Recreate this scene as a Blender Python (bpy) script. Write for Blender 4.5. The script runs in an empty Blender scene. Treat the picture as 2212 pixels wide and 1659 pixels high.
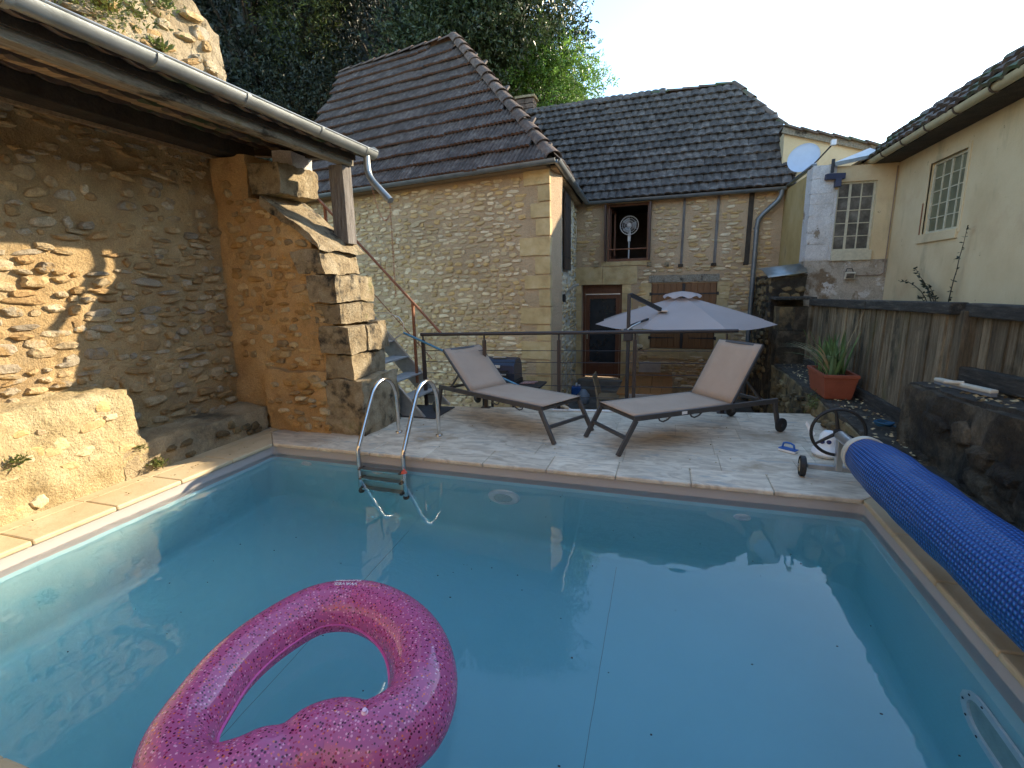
import bpy, bmesh, math, random
import numpy as np
from mathutils import Vector, Matrix, noise
random.seed(7); np.random.seed(7)
C = bpy.context.scene.collection
sc = bpy.context.scene
R = math.radians

# ------------------------------------------------------------------ camera
def cam_axes(yaw, p, r):
    cy, sy, cp, sp, cr, sr = math.cos(yaw), math.sin(yaw), math.cos(p), math.sin(p), math.cos(r), math.sin(r)
    f = Vector((-sy*cp, cy*cp, -sp)); rt = Vector((cy, sy, 0)); up = rt.cross(f)
    return cr*rt+sr*up, -sr*rt+cr*up, f
rt_, up_, fw_ = cam_axes(R(17.87), R(11.41), R(-1.226))
cd = bpy.data.cameras.new('camera'); cam = bpy.data.objects.new('camera', cd); C.objects.link(cam)
M = Matrix((rt_, up_, -fw_)).transposed().to_4x4(); M.translation = Vector((0, 0, 1.55))
cam.matrix_world = M
cd.sensor_width = 36.0; cd.lens = 1050.0/2212.0*36.0; cd.clip_end = 3000; cd.clip_start = 0.02
sc.camera = cam

# ------------------------------------------------------------------ light
SUN_AZ, SUN_EL = 41.0, 22.5            # azimuth from +Y towards +X
wd = bpy.data.worlds.new('World'); sc.world = wd; wd.use_nodes = True
nt = wd.node_tree
for n in list(nt.nodes): nt.nodes.remove(n)
sky = nt.nodes.new('ShaderNodeTexSky'); sky.sky_type = 'NISHITA'; sky.sun_disc = False
sky.sun_elevation = R(SUN_EL); sky.sun_rotation = R(SUN_AZ); sky.altitude = 100
sky.air_density = 1.0; sky.dust_density = 0.25; sky.ozone_density = 3.0
bg = nt.nodes.new('ShaderNodeBackground'); bg.inputs[1].default_value = 0.15
wo = nt.nodes.new('ShaderNodeOutputWorld')
tint = nt.nodes.new('ShaderNodeMix'); tint.data_type = 'RGBA'; tint.blend_type = 'MULTIPLY'; tint.inputs[0].default_value = 1.0; tint.inputs[7].default_value = (1.0, 0.925, 0.81, 1)
nt.links.new(sky.outputs[0], tint.inputs[6]); nt.links.new(tint.outputs[2], bg.inputs[0]); nt.links.new(bg.outputs[0], wo.inputs[0])
sd = bpy.data.lights.new('sun', 'SUN'); sd.energy = 2.7; sd.angle = R(0.53); sd.color = (1.0, 0.83, 0.60)
sun = bpy.data.objects.new('sun', sd); C.objects.link(sun)
sdir = Vector((math.sin(R(SUN_AZ))*math.cos(R(SUN_EL)), math.cos(R(SUN_AZ))*math.cos(R(SUN_EL)), math.sin(R(SUN_EL))))
sun.rotation_euler = sdir.to_track_quat('Z', 'Y').to_euler(); sun.location = (20, 30, 20)
vs = sc.view_settings; vs.view_transform = 'Standard'; vs.look = 'None'; vs.gamma = 1.0
vs.exposure = 2.1
try: vs.use_curve_mapping = False
except Exception: pass
cy = sc.cycles
cy.use_denoising = True; cy.max_bounces = 9; cy.transmission_bounces = 8; cy.diffuse_bounces = 4; cy.glossy_bounces = 4
cy.transparent_max_bounces = 10; cy.sample_clamp_indirect = 12.0; cy.caustics_refractive = True; cy.caustics_reflective = False

# ------------------------------------------------------------------ materials
MATS = {}
def mat(name, stops, scale=3.0, detail=6.0, rough=0.8, bump=0.25, bscale=18.0, metal=0.0, stretch=(1, 1, 1),
        pal=None, rnd=0.0, stains=(), spec=0.5, coat=0.0, alpha=1.0, trans=0.0, distort=0.0, emis=None, bstretch=None, transl=0.0, sheen=0.0):
    if name in MATS: return MATS[name]
    m = bpy.data.materials.new(name); m.use_nodes = True; t = m.node_tree; N = t.nodes; L = t.links
    b = N['Principled BSDF']
    geo = N.new('ShaderNodeNewGeometry')
    mp = N.new('ShaderNodeMapping'); mp.inputs['Scale'].default_value = stretch; L.new(geo.outputs['Position'], mp.inputs[0])
    nz = N.new('ShaderNodeTexNoise'); nz.inputs['Scale'].default_value = scale; nz.inputs['Detail'].default_value = detail
    nz.inputs['Roughness'].default_value = 0.62; nz.inputs['Distortion'].default_value = distort; L.new(mp.outputs[0], nz.inputs[0])
    def ramp(src, stops, interp='LINEAR'):
        r = N.new('ShaderNodeValToRGB'); r.color_ramp.interpolation = interp; e = r.color_ramp.elements
        e[0].position = stops[0][0]; e[0].color = (*stops[0][1], 1); e[1].position = stops[-1][0]; e[1].color = (*stops[-1][1], 1)
        for p, c in stops[1:-1]:
            x = e.new(p); x.color = (*c, 1)
        L.new(src, r.inputs[0]); return r.outputs[0]
    col = ramp(nz.outputs[0], stops)
    if pal or rnd:
        at = N.new('ShaderNodeAttribute'); at.attribute_name = 'rnd'
        oi = N.new('ShaderNodeObjectInfo'); ad = N.new('ShaderNodeMath'); ad.operation = 'ADD'
        L.new(at.outputs['Fac'], ad.inputs[0]); L.new(oi.outputs['Random'], ad.inputs[1])
        fr = N.new('ShaderNodeMath'); fr.operation = 'FRACT'; L.new(ad.outputs[0], fr.inputs[0])
        if pal:
            pc = ramp(fr.outputs[0], [(i/len(pal), c) for i, c in enumerate(pal)], 'CONSTANT')
            mx = N.new('ShaderNodeMix'); mx.data_type = 'RGBA'; mx.blend_type = 'MULTIPLY'; mx.inputs[0].default_value = 1.0
            L.new(col, mx.inputs[6]); L.new(pc, mx.inputs[7]); col = mx.outputs[2]
        if rnd:
            mr = N.new('ShaderNodeMapRange'); mr.inputs[3].default_value = 1-rnd; mr.inputs[4].default_value = 1+rnd*0.6
            f2 = N.new('ShaderNodeMath'); f2.operation = 'MULTIPLY'; f2.inputs[1].default_value = 7.31; L.new(fr.outputs[0], f2.inputs[0])
            f3 = N.new('ShaderNodeMath'); f3.operation = 'FRACT'; L.new(f2.outputs[0], f3.inputs[0]); L.new(f3.outputs[0], mr.inputs[0])
            hs = N.new('ShaderNodeHueSaturation'); L.new(mr.outputs[0], hs.inputs['Value']); L.new(col, hs.inputs['Color']); col = hs.outputs[0]
    for (sc_col, s_scale, lo, hi, s_str) in stains:
        n2 = N.new('ShaderNodeTexNoise'); n2.inputs['Scale'].default_value = s_scale; n2.inputs['Detail'].default_value = 7; n2.inputs['Roughness'].default_value = 0.65
        m2 = N.new('ShaderNodeMapping'); m2.inputs['Scale'].default_value = s_str; m2.inputs['Location'].default_value = (s_scale*1.7, 3.1, 0.4)
        L.new(geo.outputs['Position'], m2.inputs[0]); L.new(m2.outputs[0], n2.inputs[0])
        r2 = N.new('ShaderNodeMapRange'); r2.inputs[1].default_value = lo; r2.inputs[2].default_value = hi; L.new(n2.outputs[0], r2.inputs[0])
        mx = N.new('ShaderNodeMix'); mx.data_type = 'RGBA'; L.new(r2.outputs[0], mx.inputs[0]); L.new(col, mx.inputs[6]); mx.inputs[7].default_value = (*sc_col, 1)
        col = mx.outputs[2]
    L.new(col, b.inputs['Base Color'])
    b.inputs['Roughness'].default_value = rough; b.inputs['Metallic'].default_value = metal
    b.inputs['Specular IOR Level'].default_value = spec; b.inputs['Coat Weight'].default_value = coat
    b.inputs['Transmission Weight'].default_value = trans; b.inputs['Alpha'].default_value = alpha
    if emis: b.inputs['Emission Color'].default_value = (*emis[0], 1); b.inputs['Emission Strength'].default_value = emis[1]
    if bump:
        big = bump >= 0.8
        nb = N.new('ShaderNodeTexNoise'); nb.inputs['Scale'].default_value = bscale; nb.inputs['Detail'].default_value = 8; nb.inputs['Roughness'].default_value = 0.65
        mb = N.new('ShaderNodeMapping'); mb.inputs['Scale'].default_value = bstretch or stretch; L.new(geo.outputs['Position'], mb.inputs[0]); L.new(mb.outputs[0], nb.inputs[0])
        bp = N.new('ShaderNodeBump'); bp.inputs['Strength'].default_value = min(1, bump); bp.inputs['Distance'].default_value = 0.02*max(1, bump)
        hh = nb.outputs[0]
        if big:
            n3 = N.new('ShaderNodeTexNoise'); n3.inputs['Scale'].default_value = bscale*3.7; n3.inputs['Detail'].default_value = 5; n3.inputs['Roughness'].default_value = 0.75; L.new(mb.outputs[0], n3.inputs[0])
            ma_ = N.new('ShaderNodeMath'); ma_.operation = 'MULTIPLY_ADD'; ma_.inputs[1].default_value = 0.45; L.new(n3.outputs[0], ma_.inputs[0]); L.new(nb.outputs[0], ma_.inputs[2]); hh = ma_.outputs[0]
            bp.inputs['Distance'].default_value = 0.032*max(1, bump)
            gr = N.new('ShaderNodeMapRange'); gr.inputs[1].default_value = 0.3; gr.inputs[2].default_value = 0.68; gr.inputs[3].default_value = 0.66; gr.inputs[4].default_value = 1.18; L.new(n3.outputs[0], gr.inputs[0])
            h2_ = N.new('ShaderNodeHueSaturation'); L.new(gr.outputs[0], h2_.inputs['Value']); L.new(col, h2_.inputs['Color']); L.new(h2_.outputs[0], b.inputs['Base Color'])
        L.new(hh, bp.inputs['Height']); L.new(bp.outputs[0], b.inputs['Normal'])
    if transl:
        tr = N.new('ShaderNodeBsdfTranslucent'); L.new(col, tr.inputs[0]); ms = N.new('ShaderNodeMixShader'); ms.inputs[0].default_value = transl
        L.new(b.outputs[0], ms.inputs[1]); L.new(tr.outputs[0], ms.inputs[2]); L.new(ms.outputs[0], N['Material Output'].inputs[0])
    MATS[name] = m; return m
def plain(name, c, rough=0.5, metal=0.0, v=0.15, bump=0.05, scale=12, **k):
    c2 = tuple(x*(1-v) for x in c); c3 = tuple(min(1, x*(1+v)) for x in c)
    return mat(name, [(0.3, c2), (0.7, c3)], scale=scale, rough=rough, metal=metal, bump=bump, **k)
ONE = (1, 1, 1)
TAN = (0.40, 0.285, 0.145)
m_mort_l = mat('ochre_lime_render', [(0.25, (0.42, 0.275, 0.125)), (0.5, (0.58, 0.41, 0.20)), (0.75, (0.68, 0.53, 0.30))], scale=2.6, bump=1.4, bscale=26, rough=0.95,
    stains=[((0.36, 0.29, 0.19), 0.9, 0.52, 0.72, (1, 1, 0.6)), ((0.5, 0.28, 0.08), 1.3, 0.58, 0.75, ONE)])
m_mort_b = mat('orange_lime_render', [(0.25, (0.36, 0.215, 0.095)), (0.5, (0.56, 0.355, 0.155)), (0.75, (0.68, 0.49, 0.25))], scale=1.9, bump=0.9, bscale=22, rough=0.95,
    stains=[((0.13, 0.12, 0.04), 1.1, 0.6, 0.72, (1, 1, 0.5)), ((0.42, 0.31, 0.16), 1.7, 0.56, 0.7, ONE)])
m_mort_h = mat('pale_lime_mortar', [(0.3, (0.48, 0.34, 0.20)), (0.7, (0.64, 0.465, 0.29))], scale=1.2, bump=0.9, bscale=30, rough=0.95)
m_mort_w = mat('whitish_lime_render', [(0.3, (0.55, 0.48, 0.35)), (0.7, (0.76, 0.69, 0.55))], scale=2.2, bump=0.9, bscale=24, rough=0.95)
m_stone_l = mat('rubble_limestone', [(0.25, (0.55, 0.5, 0.43)), (0.5, (0.85, 0.8, 0.72)), (0.8, (1, 0.97, 0.9))], scale=9, bump=0.8, bscale=30, rough=0.9,
    pal=[(0.62, 0.51, 0.33), (0.60, 0.54, 0.42), (0.62, 0.47, 0.26), (0.50, 0.45, 0.36), (0.57, 0.41, 0.21), (0.74, 0.65, 0.47), (0.55, 0.38, 0.19), (0.66, 0.52, 0.31)], rnd=0.25,
    stains=[((0.44, 0.29, 0.125), 9, 0.52, 0.62, ONE)])
m_stone_b = mat('ochre_rubble_stone', [(0.25, (0.5, 0.45, 0.4)), (0.5, (0.85, 0.8, 0.72)), (0.8, (1, 0.97, 0.9))], scale=9, bump=0.8, bscale=30, rough=0.9,
    pal=[(0.68, 0.49, 0.25), (0.62, 0.40, 0.17), (0.72, 0.57, 0.33), (0.56, 0.43, 0.25), (0.62, 0.39, 0.15), (0.78, 0.66, 0.43)], rnd=0.3)
m_stone_h = mat('pale_rubble_stone', [(0.25, (0.6, 0.56, 0.5)), (0.5, (0.88, 0.84, 0.78)), (0.8, (1, 0.98, 0.93))], scale=9, bump=0.6, bscale=30, rough=0.9,
    pal=[(0.70, 0.55, 0.32), (0.78, 0.65, 0.43), (0.62, 0.46, 0.24), (0.82, 0.70, 0.50), (0.66, 0.47, 0.22), (0.64, 0.51, 0.32)], rnd=0.18)
m_quoin = mat('dressed_limestone', [(0.25, (0.42, 0.29, 0.13)), (0.5, (0.58, 0.43, 0.21)), (0.75, (0.68, 0.54, 0.31))], scale=5, bump=0.7, bscale=34, rough=0.9, rnd=0.18)
m_weather = mat('weathered_quoin', [(0.25, (0.16, 0.12, 0.07)), (0.45, (0.40, 0.31, 0.18)), (0.75, (0.58, 0.49, 0.33))], scale=7, bump=1.5, bscale=26, rough=0.95, rnd=0.15,
    stains=[((0.045, 0.04, 0.03), 4.0, 0.52, 0.64, ONE), ((0.26, 0.25, 0.09), 2.2, 0.6, 0.72, ONE)])
m_bench = mat('worn_ledge_stone', [(0.25, (0.28, 0.21, 0.12)), (0.5, (0.50, 0.40, 0.24)), (0.75, (0.64, 0.54, 0.35))], scale=2.5, bump=1.2, bscale=20, rough=0.95,
    stains=[((0.15, 0.13, 0.085), 1.4, 0.52, 0.68, ONE), ((0.16, 0.17, 0.06), 2.6, 0.6, 0.72, ONE)])
m_block = mat('sunny_old_masonry', [(0.25, (0.38, 0.28, 0.13)), (0.5, (0.58, 0.46, 0.25)), (0.75, (0.70, 0.60, 0.38))], scale=2.5, bump=1.2, bscale=16, rough=0.95,
    stains=[((0.28, 0.26, 0.11), 1.6, 0.57, 0.72, ONE), ((0.52, 0.31, 0.14), 2.6, 0.62, 0.74, ONE)])
m_ruin = mat('grey_ochre_ruin', [(0.25, (0.26, 0.20, 0.12)), (0.5, (0.42, 0.34, 0.22)), (0.75, (0.54, 0.46, 0.33))], scale=2.2, bump=1.6, bscale=14, rough=0.95,
    stains=[((0.16, 0.15, 0.13), 1.8, 0.52, 0.64, ONE), ((0.50, 0.34, 0.14), 1.4, 0.58, 0.7, ONE)])
m_darkwall = mat('damp_blackened_masonry', [(0.3, (0.018, 0.015, 0.012)), (0.5, (0.075, 0.062, 0.04)), (0.7, (0.26, 0.21, 0.135))], scale=3.4, bump=2.5, bscale=14, rough=0.95,
    stains=[((0.14, 0.075, 0.02), 1.1, 0.55, 0.7, ONE), ((0.20, 0.18, 0.13), 5.5, 0.66, 0.76, ONE)])
m_ledge = mat('mossy_stone_wall', [(0.25, (0.08, 0.06, 0.03)), (0.5, (0.26, 0.19, 0.09)), (0.75, (0.42, 0.33, 0.17))], scale=3.0, bump=1.5, bscale=15, rough=0.95,
    stains=[((0.03, 0.03, 0.022), 1.6, 0.5, 0.62, (1, 1, 0.7)), ((0.10, 0.12, 0.03), 3.2, 0.62, 0.72, ONE)])
m_ledgetop = mat('grimy_ledge_top', [(0.25, (0.03, 0.028, 0.022)), (0.55, (0.09, 0.08, 0.062)), (0.8, (0.2, 0.18, 0.14))], scale=6, bump=1.5, bscale=24, rough=0.95,
    stains=[((0.24, 0.21, 0.14), 9, 0.64, 0.72, ONE)])
m_yellow = mat('pale_yellow_render', [(0.25, (0.55, 0.42, 0.235)), (0.5, (0.66, 0.53, 0.32)), (0.75, (0.73, 0.61, 0.39))], scale=1.3, bump=0.4, bscale=45, rough=0.92,
    stains=[((0.52, 0.34, 0.19), 0.7, 0.55, 0.78, ONE), ((0.40, 0.33, 0.20), 1.9, 0.56, 0.72, (1, 1, 0.25)), ((0.20, 0.14, 0.08), 7.5, 0.68, 0.71, ONE)])
m_ochrer = mat('ochre_side_render', [(0.25, (0.36, 0.26, 0.09)), (0.5, (0.47, 0.345, 0.14)), (0.75, (0.54, 0.42, 0.21))], scale=2, bump=0.3, bscale=40, rough=0.92,
    stains=[((0.16, 0.12, 0.06), 1.7, 0.6, 0.75, (1, 1, 0.4))])
m_whitel = mat('peeling_lower_wall', [(0.25, (0.34, 0.29, 0.22)), (0.5, (0.55, 0.49, 0.40)), (0.8, (0.68, 0.63, 0.55))], scale=3, bump=1.2, bscale=16, rough=0.9,
    stains=[((0.26, 0.19, 0.12), 2.4, 0.52, 0.6, ONE), ((0.74, 0.72, 0.68), 3.4, 0.58, 0.62, ONE)])
m_white = mat('flaking_white_paint', [(0.25, (0.60, 0.57, 0.53)), (0.5, (0.74, 0.72, 0.69)), (0.8, (0.80, 0.79, 0.76))], scale=4, bump=0.9, bscale=20, rough=0.85,
    stains=[((0.34, 0.26, 0.18), 3.2, 0.60, 0.66, ONE), ((0.20, 0.15, 0.11), 9, 0.66, 0.72, (1, 1, 0.6))])
m_rock = mat('grey_rock_face', [(0.25, (0.2, 0.2, 0.16)), (0.5, (0.40, 0.39, 0.34)), (0.75, (0.55, 0.54, 0.5))], scale=1.6, bump=1.5, bscale=8, rough=0.95,
    stains=[((0.12, 0.15, 0.06), 1.4, 0.56, 0.7, ONE)])
m_tile1 = mat('brown_red_roof_tile', [(0.25, (0.045, 0.034, 0.027)), (0.5, (0.098, 0.070, 0.056)), (0.78, (0.21, 0.175, 0.145))], scale=9, bump=0.6, bscale=60, rough=0.85, rnd=0.28,
    stains=[((0.33, 0.31, 0.27), 22, 0.70, 0.75, ONE)])
m_tile1e = mat('terracotta_tile_edge', [(0.3, (0.10, 0.052, 0.036)), (0.7, (0.19, 0.10, 0.065))], scale=9, rough=0.85)
m_tile2 = mat('dark_grey_roof_tile', [(0.25, (0.045, 0.037, 0.032)), (0.5, (0.095, 0.079, 0.068)), (0.78, (0.24, 0.205, 0.175))], scale=9, bump=0.6, bscale=60, rough=0.88, rnd=0.32,
    stains=[((0.36, 0.35, 0.32), 24, 0.70, 0.75, ONE)])
m_tile3 = mat('mossy_roof_tile', [(0.25, (0.06, 0.05, 0.045)), (0.5, (0.13, 0.095, 0.075)), (0.78, (0.22, 0.16, 0.12))], scale=5, bump=0.6, bscale=60, rough=0.85, rnd=0.3,
    stains=[((0.07, 0.11, 0.05), 2.4, 0.52, 0.64, ONE), ((0.3, 0.3, 0.24), 22, 0.68, 0.74, ONE)])
m_ridge = mat('lichened_ridge_tile', [(0.25, (0.09, 0.06, 0.05)), (0.55, (0.19, 0.13, 0.10)), (0.8, (0.32, 0.27, 0.21))], scale=12, bump=0.8, bscale=50, rough=0.9, rnd=0.25,
    stains=[((0.06, 0.055, 0.03), 9, 0.58, 0.66, ONE)])
m_zinc = mat('weathered_zinc', [(0.3, (0.28, 0.30, 0.29)), (0.7, (0.42, 0.44, 0.43))], scale=6, bump=0.08, bscale=30, rough=0.42, metal=0.75)
m_zincp = mat('painted_zinc', [(0.3, (0.14, 0.16, 0.17)), (0.7, (0.23, 0.25, 0.26))], scale=6, bump=0.08, bscale=30, rough=0.45, metal=0.5)
m_gutc = mat('cream_gutter_metal', [(0.3, (0.42, 0.37, 0.22)), (0.7, (0.56, 0.50, 0.32))], scale=4, bump=0.08, bscale=30, rough=0.5)
m_steel = mat('polished_steel', [(0.3, (0.62, 0.62, 0.61)), (0.7, (0.75, 0.75, 0.74))], scale=10, bump=0.02, bscale=40, rough=0.16, metal=1.0)
m_galv = mat('galvanised_steel', [(0.3, (0.30, 0.32, 0.33)), (0.7, (0.46, 0.48, 0.49))], scale=14, bump=0.1, bscale=60, rough=0.45, metal=0.7)
m_tread = mat('ribbed_tread_metal', [(0.3, (0.38, 0.40, 0.41)), (0.7, (0.55, 0.57, 0.58))], scale=14, bump=0.6, bscale=40, rough=0.5, metal=0.6, bstretch=(6, 0.4, 1))
m_rust = mat('rusty_red_steel', [(0.3, (0.17, 0.065, 0.03)), (0.7, (0.36, 0.16, 0.085))], scale=10, bump=0.2, bscale=50, rough=0.6, metal=0.2)
m_anthr = plain('anthracite_paint', (0.035, 0.036, 0.04), rough=0.4, v=0.1)
m_brownp = plain('dark_brown_paint', (0.045, 0.035, 0.032), rough=0.45, v=0.1)
m_loung = plain('grey_brown_aluminium', (0.085, 0.08, 0.078), rough=0.42, metal=0.3, v=0.1)
m_fab = mat('beige_mesh_fabric', [(0.3, (0.43, 0.31, 0.22)), (0.7, (0.49, 0.36, 0.26))], scale=3, bump=0.25, bscale=240, rough=0.85)
m_para = mat('grey_lilac_canvas', [(0.3, (0.64, 0.54, 0.50)), (0.7, (0.70, 0.60, 0.56))], scale=2, bump=0.2, bscale=160, rough=0.85, transl=0.35)
m_oldwood = mat('silvered_old_wood', [(0.25, (0.17, 0.145, 0.10)), (0.5, (0.38, 0.34, 0.26)), (0.75, (0.55, 0.50, 0.40))], scale=6, stretch=(6, 0.6, 6), bump=0.9, bscale=16, rough=0.9,
    stains=[((0.05, 0.045, 0.035), 5, 0.56, 0.66, (1, 0.5, 1)), ((0.28, 0.25, 0.09), 3, 0.62, 0.72, ONE)])
m_oldwoodz = mat('grey_upright_timber', [(0.25, (0.10, 0.085, 0.07)), (0.5, (0.20, 0.18, 0.16)), (0.75, (0.34, 0.32, 0.29))], scale=7, stretch=(6, 6, 0.5), bump=0.8, bscale=12, rough=0.85)
m_soffit = mat('soffit_boards', [(0.25, (0.20, 0.13, 0.07)), (0.5, (0.42, 0.29, 0.16)), (0.75, (0.58, 0.43, 0.26))], scale=6, stretch=(0.6, 6, 6), bump=0.6, bscale=14, rough=0.85, rnd=0.3)
m_blackwood = mat('sooty_timber', [(0.3, (0.03, 0.024, 0.018)), (0.7, (0.075, 0.058, 0.04))], scale=5, bump=0.8, bscale=12, rough=0.9)
m_fence = mat('weathered_fence_board', [(0.25, (0.095, 0.075, 0.043)), (0.5, (0.25, 0.20, 0.125)), (0.75, (0.43, 0.36, 0.24))], scale=5, stretch=(5, 5, 0.5), bump=0.9, bscale=12, rough=0.9, rnd=0.35,
    stains=[((0.03, 0.03, 0.018), 2.2, 0.52, 0.66, (1, 1, 0.5)), ((0.10, 0.11, 0.045), 2.0, 0.6, 0.74, (1, 1, 0.4))])
m_fencerail = mat('blackened_fence_rail', [(0.3, (0.022, 0.022, 0.02)), (0.55, (0.06, 0.056, 0.046)), (0.8, (0.19, 0.175, 0.14))], scale=7, stretch=(5, 0.6, 5), bump=0.8, bscale=12, rough=0.9)
m_shut = mat('varnished_shutter_wood', [(0.3, (0.13, 0.055, 0.018)), (0.7, (0.23, 0.105, 0.038))], scale=6, stretch=(8, 8, 0.5), bump=0.1, bscale=20, rough=0.45, rnd=0.12)
m_door = mat('mahogany_door_paint', [(0.3, (0.095, 0.034, 0.016)), (0.7, (0.15, 0.055, 0.027))], scale=6, stretch=(6, 6, 0.5), bump=0.08, rough=0.4)
m_iron = plain('black_iron', (0.018, 0.018, 0.02), rough=0.5, v=0.2)
m_rope = plain('worn_blue_rope', (0.02, 0.09, 0.17), rough=0.8)
m_terra = plain('terracotta_plastic', (0.30, 0.085, 0.045), rough=0.55, v=0.12)
m_leaf = plain('iris_leaf', (0.14, 0.23, 0.08), rough=0.5, v=0.35, scale=5, rnd=0.4, transl=0.25)
m_dry = plain('dry_leaf', (0.42, 0.34, 0.19), rough=0.8, v=0.25)
m_soil = plain('potting_soil', (0.04, 0.028, 0.02), rough=0.95, bump=0.8)
m_dish = plain('pale_blue_dish', (0.50, 0.58, 0.68), rough=0.4, v=0.04)
m_plwhite = plain('white_plastic', (0.82, 0.83, 0.82), rough=0.35, v=0.05)
m_plcream = plain('yellowed_plastic', (0.62, 0.58, 0.47), rough=0.5, v=0.1)
m_blue = plain('blue_plastic', (0.03, 0.13, 0.42), rough=0.35, v=0.08)
m_polebl = plain('chipped_blue_pole', (0.08, 0.23, 0.34), rough=0.4, v=0.3, scale=30, metal=0.3)
m_rubber = plain('black_rubber', (0.018, 0.018, 0.018), rough=0.6)
m_hub = plain('cream_wheel_hub', (0.50, 0.42, 0.26), rough=0.5)
m_alu = plain('brushed_aluminium', (0.60, 0.61, 0.61), rough=0.3, metal=0.85, v=0.06)
m_red = plain('coral_plastic', (0.75, 0.13, 0.08), rough=0.4)
m_glassd = mat('dark_window_glass', [(0.3, (0.012, 0.014, 0.018)), (0.7, (0.03, 0.033, 0.04))], scale=2, bump=0, rough=0.06, spec=0.8)
m_glassg = mat('dusty_greenish_glass', [(0.3, (0.10, 0.105, 0.06)), (0.7, (0.2, 0.2, 0.12))], scale=3, bump=0, rough=0.3, spec=0.6)
m_glassb = mat('cobwebbed_glass', [(0.3, (0.05, 0.048, 0.04)), (0.5, (0.12, 0.11, 0.095)), (0.7, (0.24, 0.23, 0.2))], scale=7, bump=0, rough=0.3, spec=0.6)
m_winfr = plain('cream_window_paint', (0.56, 0.52, 0.38), rough=0.6, v=0.15, scale=20)
m_table = plain('orange_wood_table', (0.34, 0.16, 0.05), rough=0.5, v=0.15)
m_chairb = plain('beige_chair_cane', (0.42, 0.34, 0.22), rough=0.8)
m_chairg = plain('grey_chair_plastic', (0.30, 0.29, 0.28), rough=0.6)
m_navy = plain('navy_enamel', (0.022, 0.03, 0.055), rough=0.3, v=0.1)
m_hose = plain('yellow_green_hose', (0.42, 0.45, 0.12), rough=0.5)
m_bag = plain('pale_blue_plastic_bag', (0.45, 0.55, 0.66), rough=0.4, v=0.15, transl=0.3)
m_flag = mat('courtyard_flagstone', [(0.3, (0.12, 0.115, 0.1)), (0.7, (0.24, 0.225, 0.195))], scale=3, bump=0.5, bscale=20, rough=0.9, rnd=0.2)
m_mat = plain('charcoal_doormat', (0.05, 0.052, 0.055), rough=0.95, bump=0.5)
m_trav = mat('travertine', [(0.25, (0.40, 0.30, 0.20)), (0.42, (0.58, 0.48, 0.355)), (0.56, (0.76, 0.65, 0.49)), (0.75, (0.82, 0.73, 0.585))], scale=3.2, stretch=(1, 2.6, 1), detail=9, distort=1.6, bump=0.12, bscale=30, rough=0.55, rnd=0.12,
    stains=[((0.40, 0.29, 0.18), 1.3, 0.56, 0.72, ONE), ((0.45, 0.42, 0.36), 3.1, 0.58, 0.66, (1, 3, 1)), ((0.16, 0.12, 0.08), 28, 0.73, 0.77, (1, 2, 1))])
m_travl = mat('yellow_limestone_coping', [(0.22, (0.45, 0.34, 0.19)), (0.5, (0.58, 0.46, 0.28)), (0.8, (0.66, 0.55, 0.37))], scale=3, detail=9, distort=0.6, bump=0.15, bscale=30, rough=0.65, rnd=0.12)
m_joint = plain('joint_mortar', (0.5, 0.43, 0.34), rough=0.95)
m_liner2 = mat('pale_blue_pool_liner', [(0.3, (0.37, 0.68, 0.72)), (0.7, (0.41, 0.72, 0.76))], scale=1.2, bump=0.02, rough=0.5)
m_liner = mat('grey_pool_liner', [(0.3, (0.42, 0.385, 0.36)), (0.7, (0.47, 0.435, 0.405))], scale=1.2, bump=0.02, rough=0.5)
m_ground = mat('dry_grass_ground', [(0.3, (0.05, 0.05, 0.03)), (0.7, (0.11, 0.10, 0.06))], scale=0.6, bump=0.5, bscale=6, rough=0.95)
m_hill = mat('shade_black_hillside', [(0.3, (0.004, 0.005, 0.003)), (0.7, (0.014, 0.017, 0.008))], scale=1.0, bump=1.0, bscale=5, rough=0.95)  # near-black: the shade of the wood is put into the hillside colour
m_bark = mat('dark_bark', [(0.3, (0.03, 0.025, 0.018)), (0.7, (0.09, 0.075, 0.055))], scale=8, stretch=(3, 3, 0.6), bump=0.9, bscale=14, rough=0.9)
def leafm(name, a, b, rough=0.42, tr=0.3):
    return mat(name, [(0.3, a), (0.7, b)], scale=1.6, bump=0, rough=rough, rnd=0.5, transl=tr, spec=0.6)
m_bay = leafm('bay_leaf', (0.030, 0.052, 0.018), (0.075, 0.105, 0.036), tr=.25)
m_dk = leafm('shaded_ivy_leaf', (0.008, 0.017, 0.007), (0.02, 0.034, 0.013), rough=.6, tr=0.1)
m_lg = leafm('sunlit_acacia_leaf', (0.10, 0.21, 0.03), (0.19, 0.32, 0.06), tr=0.5)
m_yg = leafm('yellow_green_leaf', (0.08, 0.11, 0.02), (0.16, 0.19, 0.045), tr=0.4)
m_weed = leafm('wall_weed_leaf', (0.09, 0.14, 0.03), (0.20, 0.22, 0.07), tr=0.3)

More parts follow.
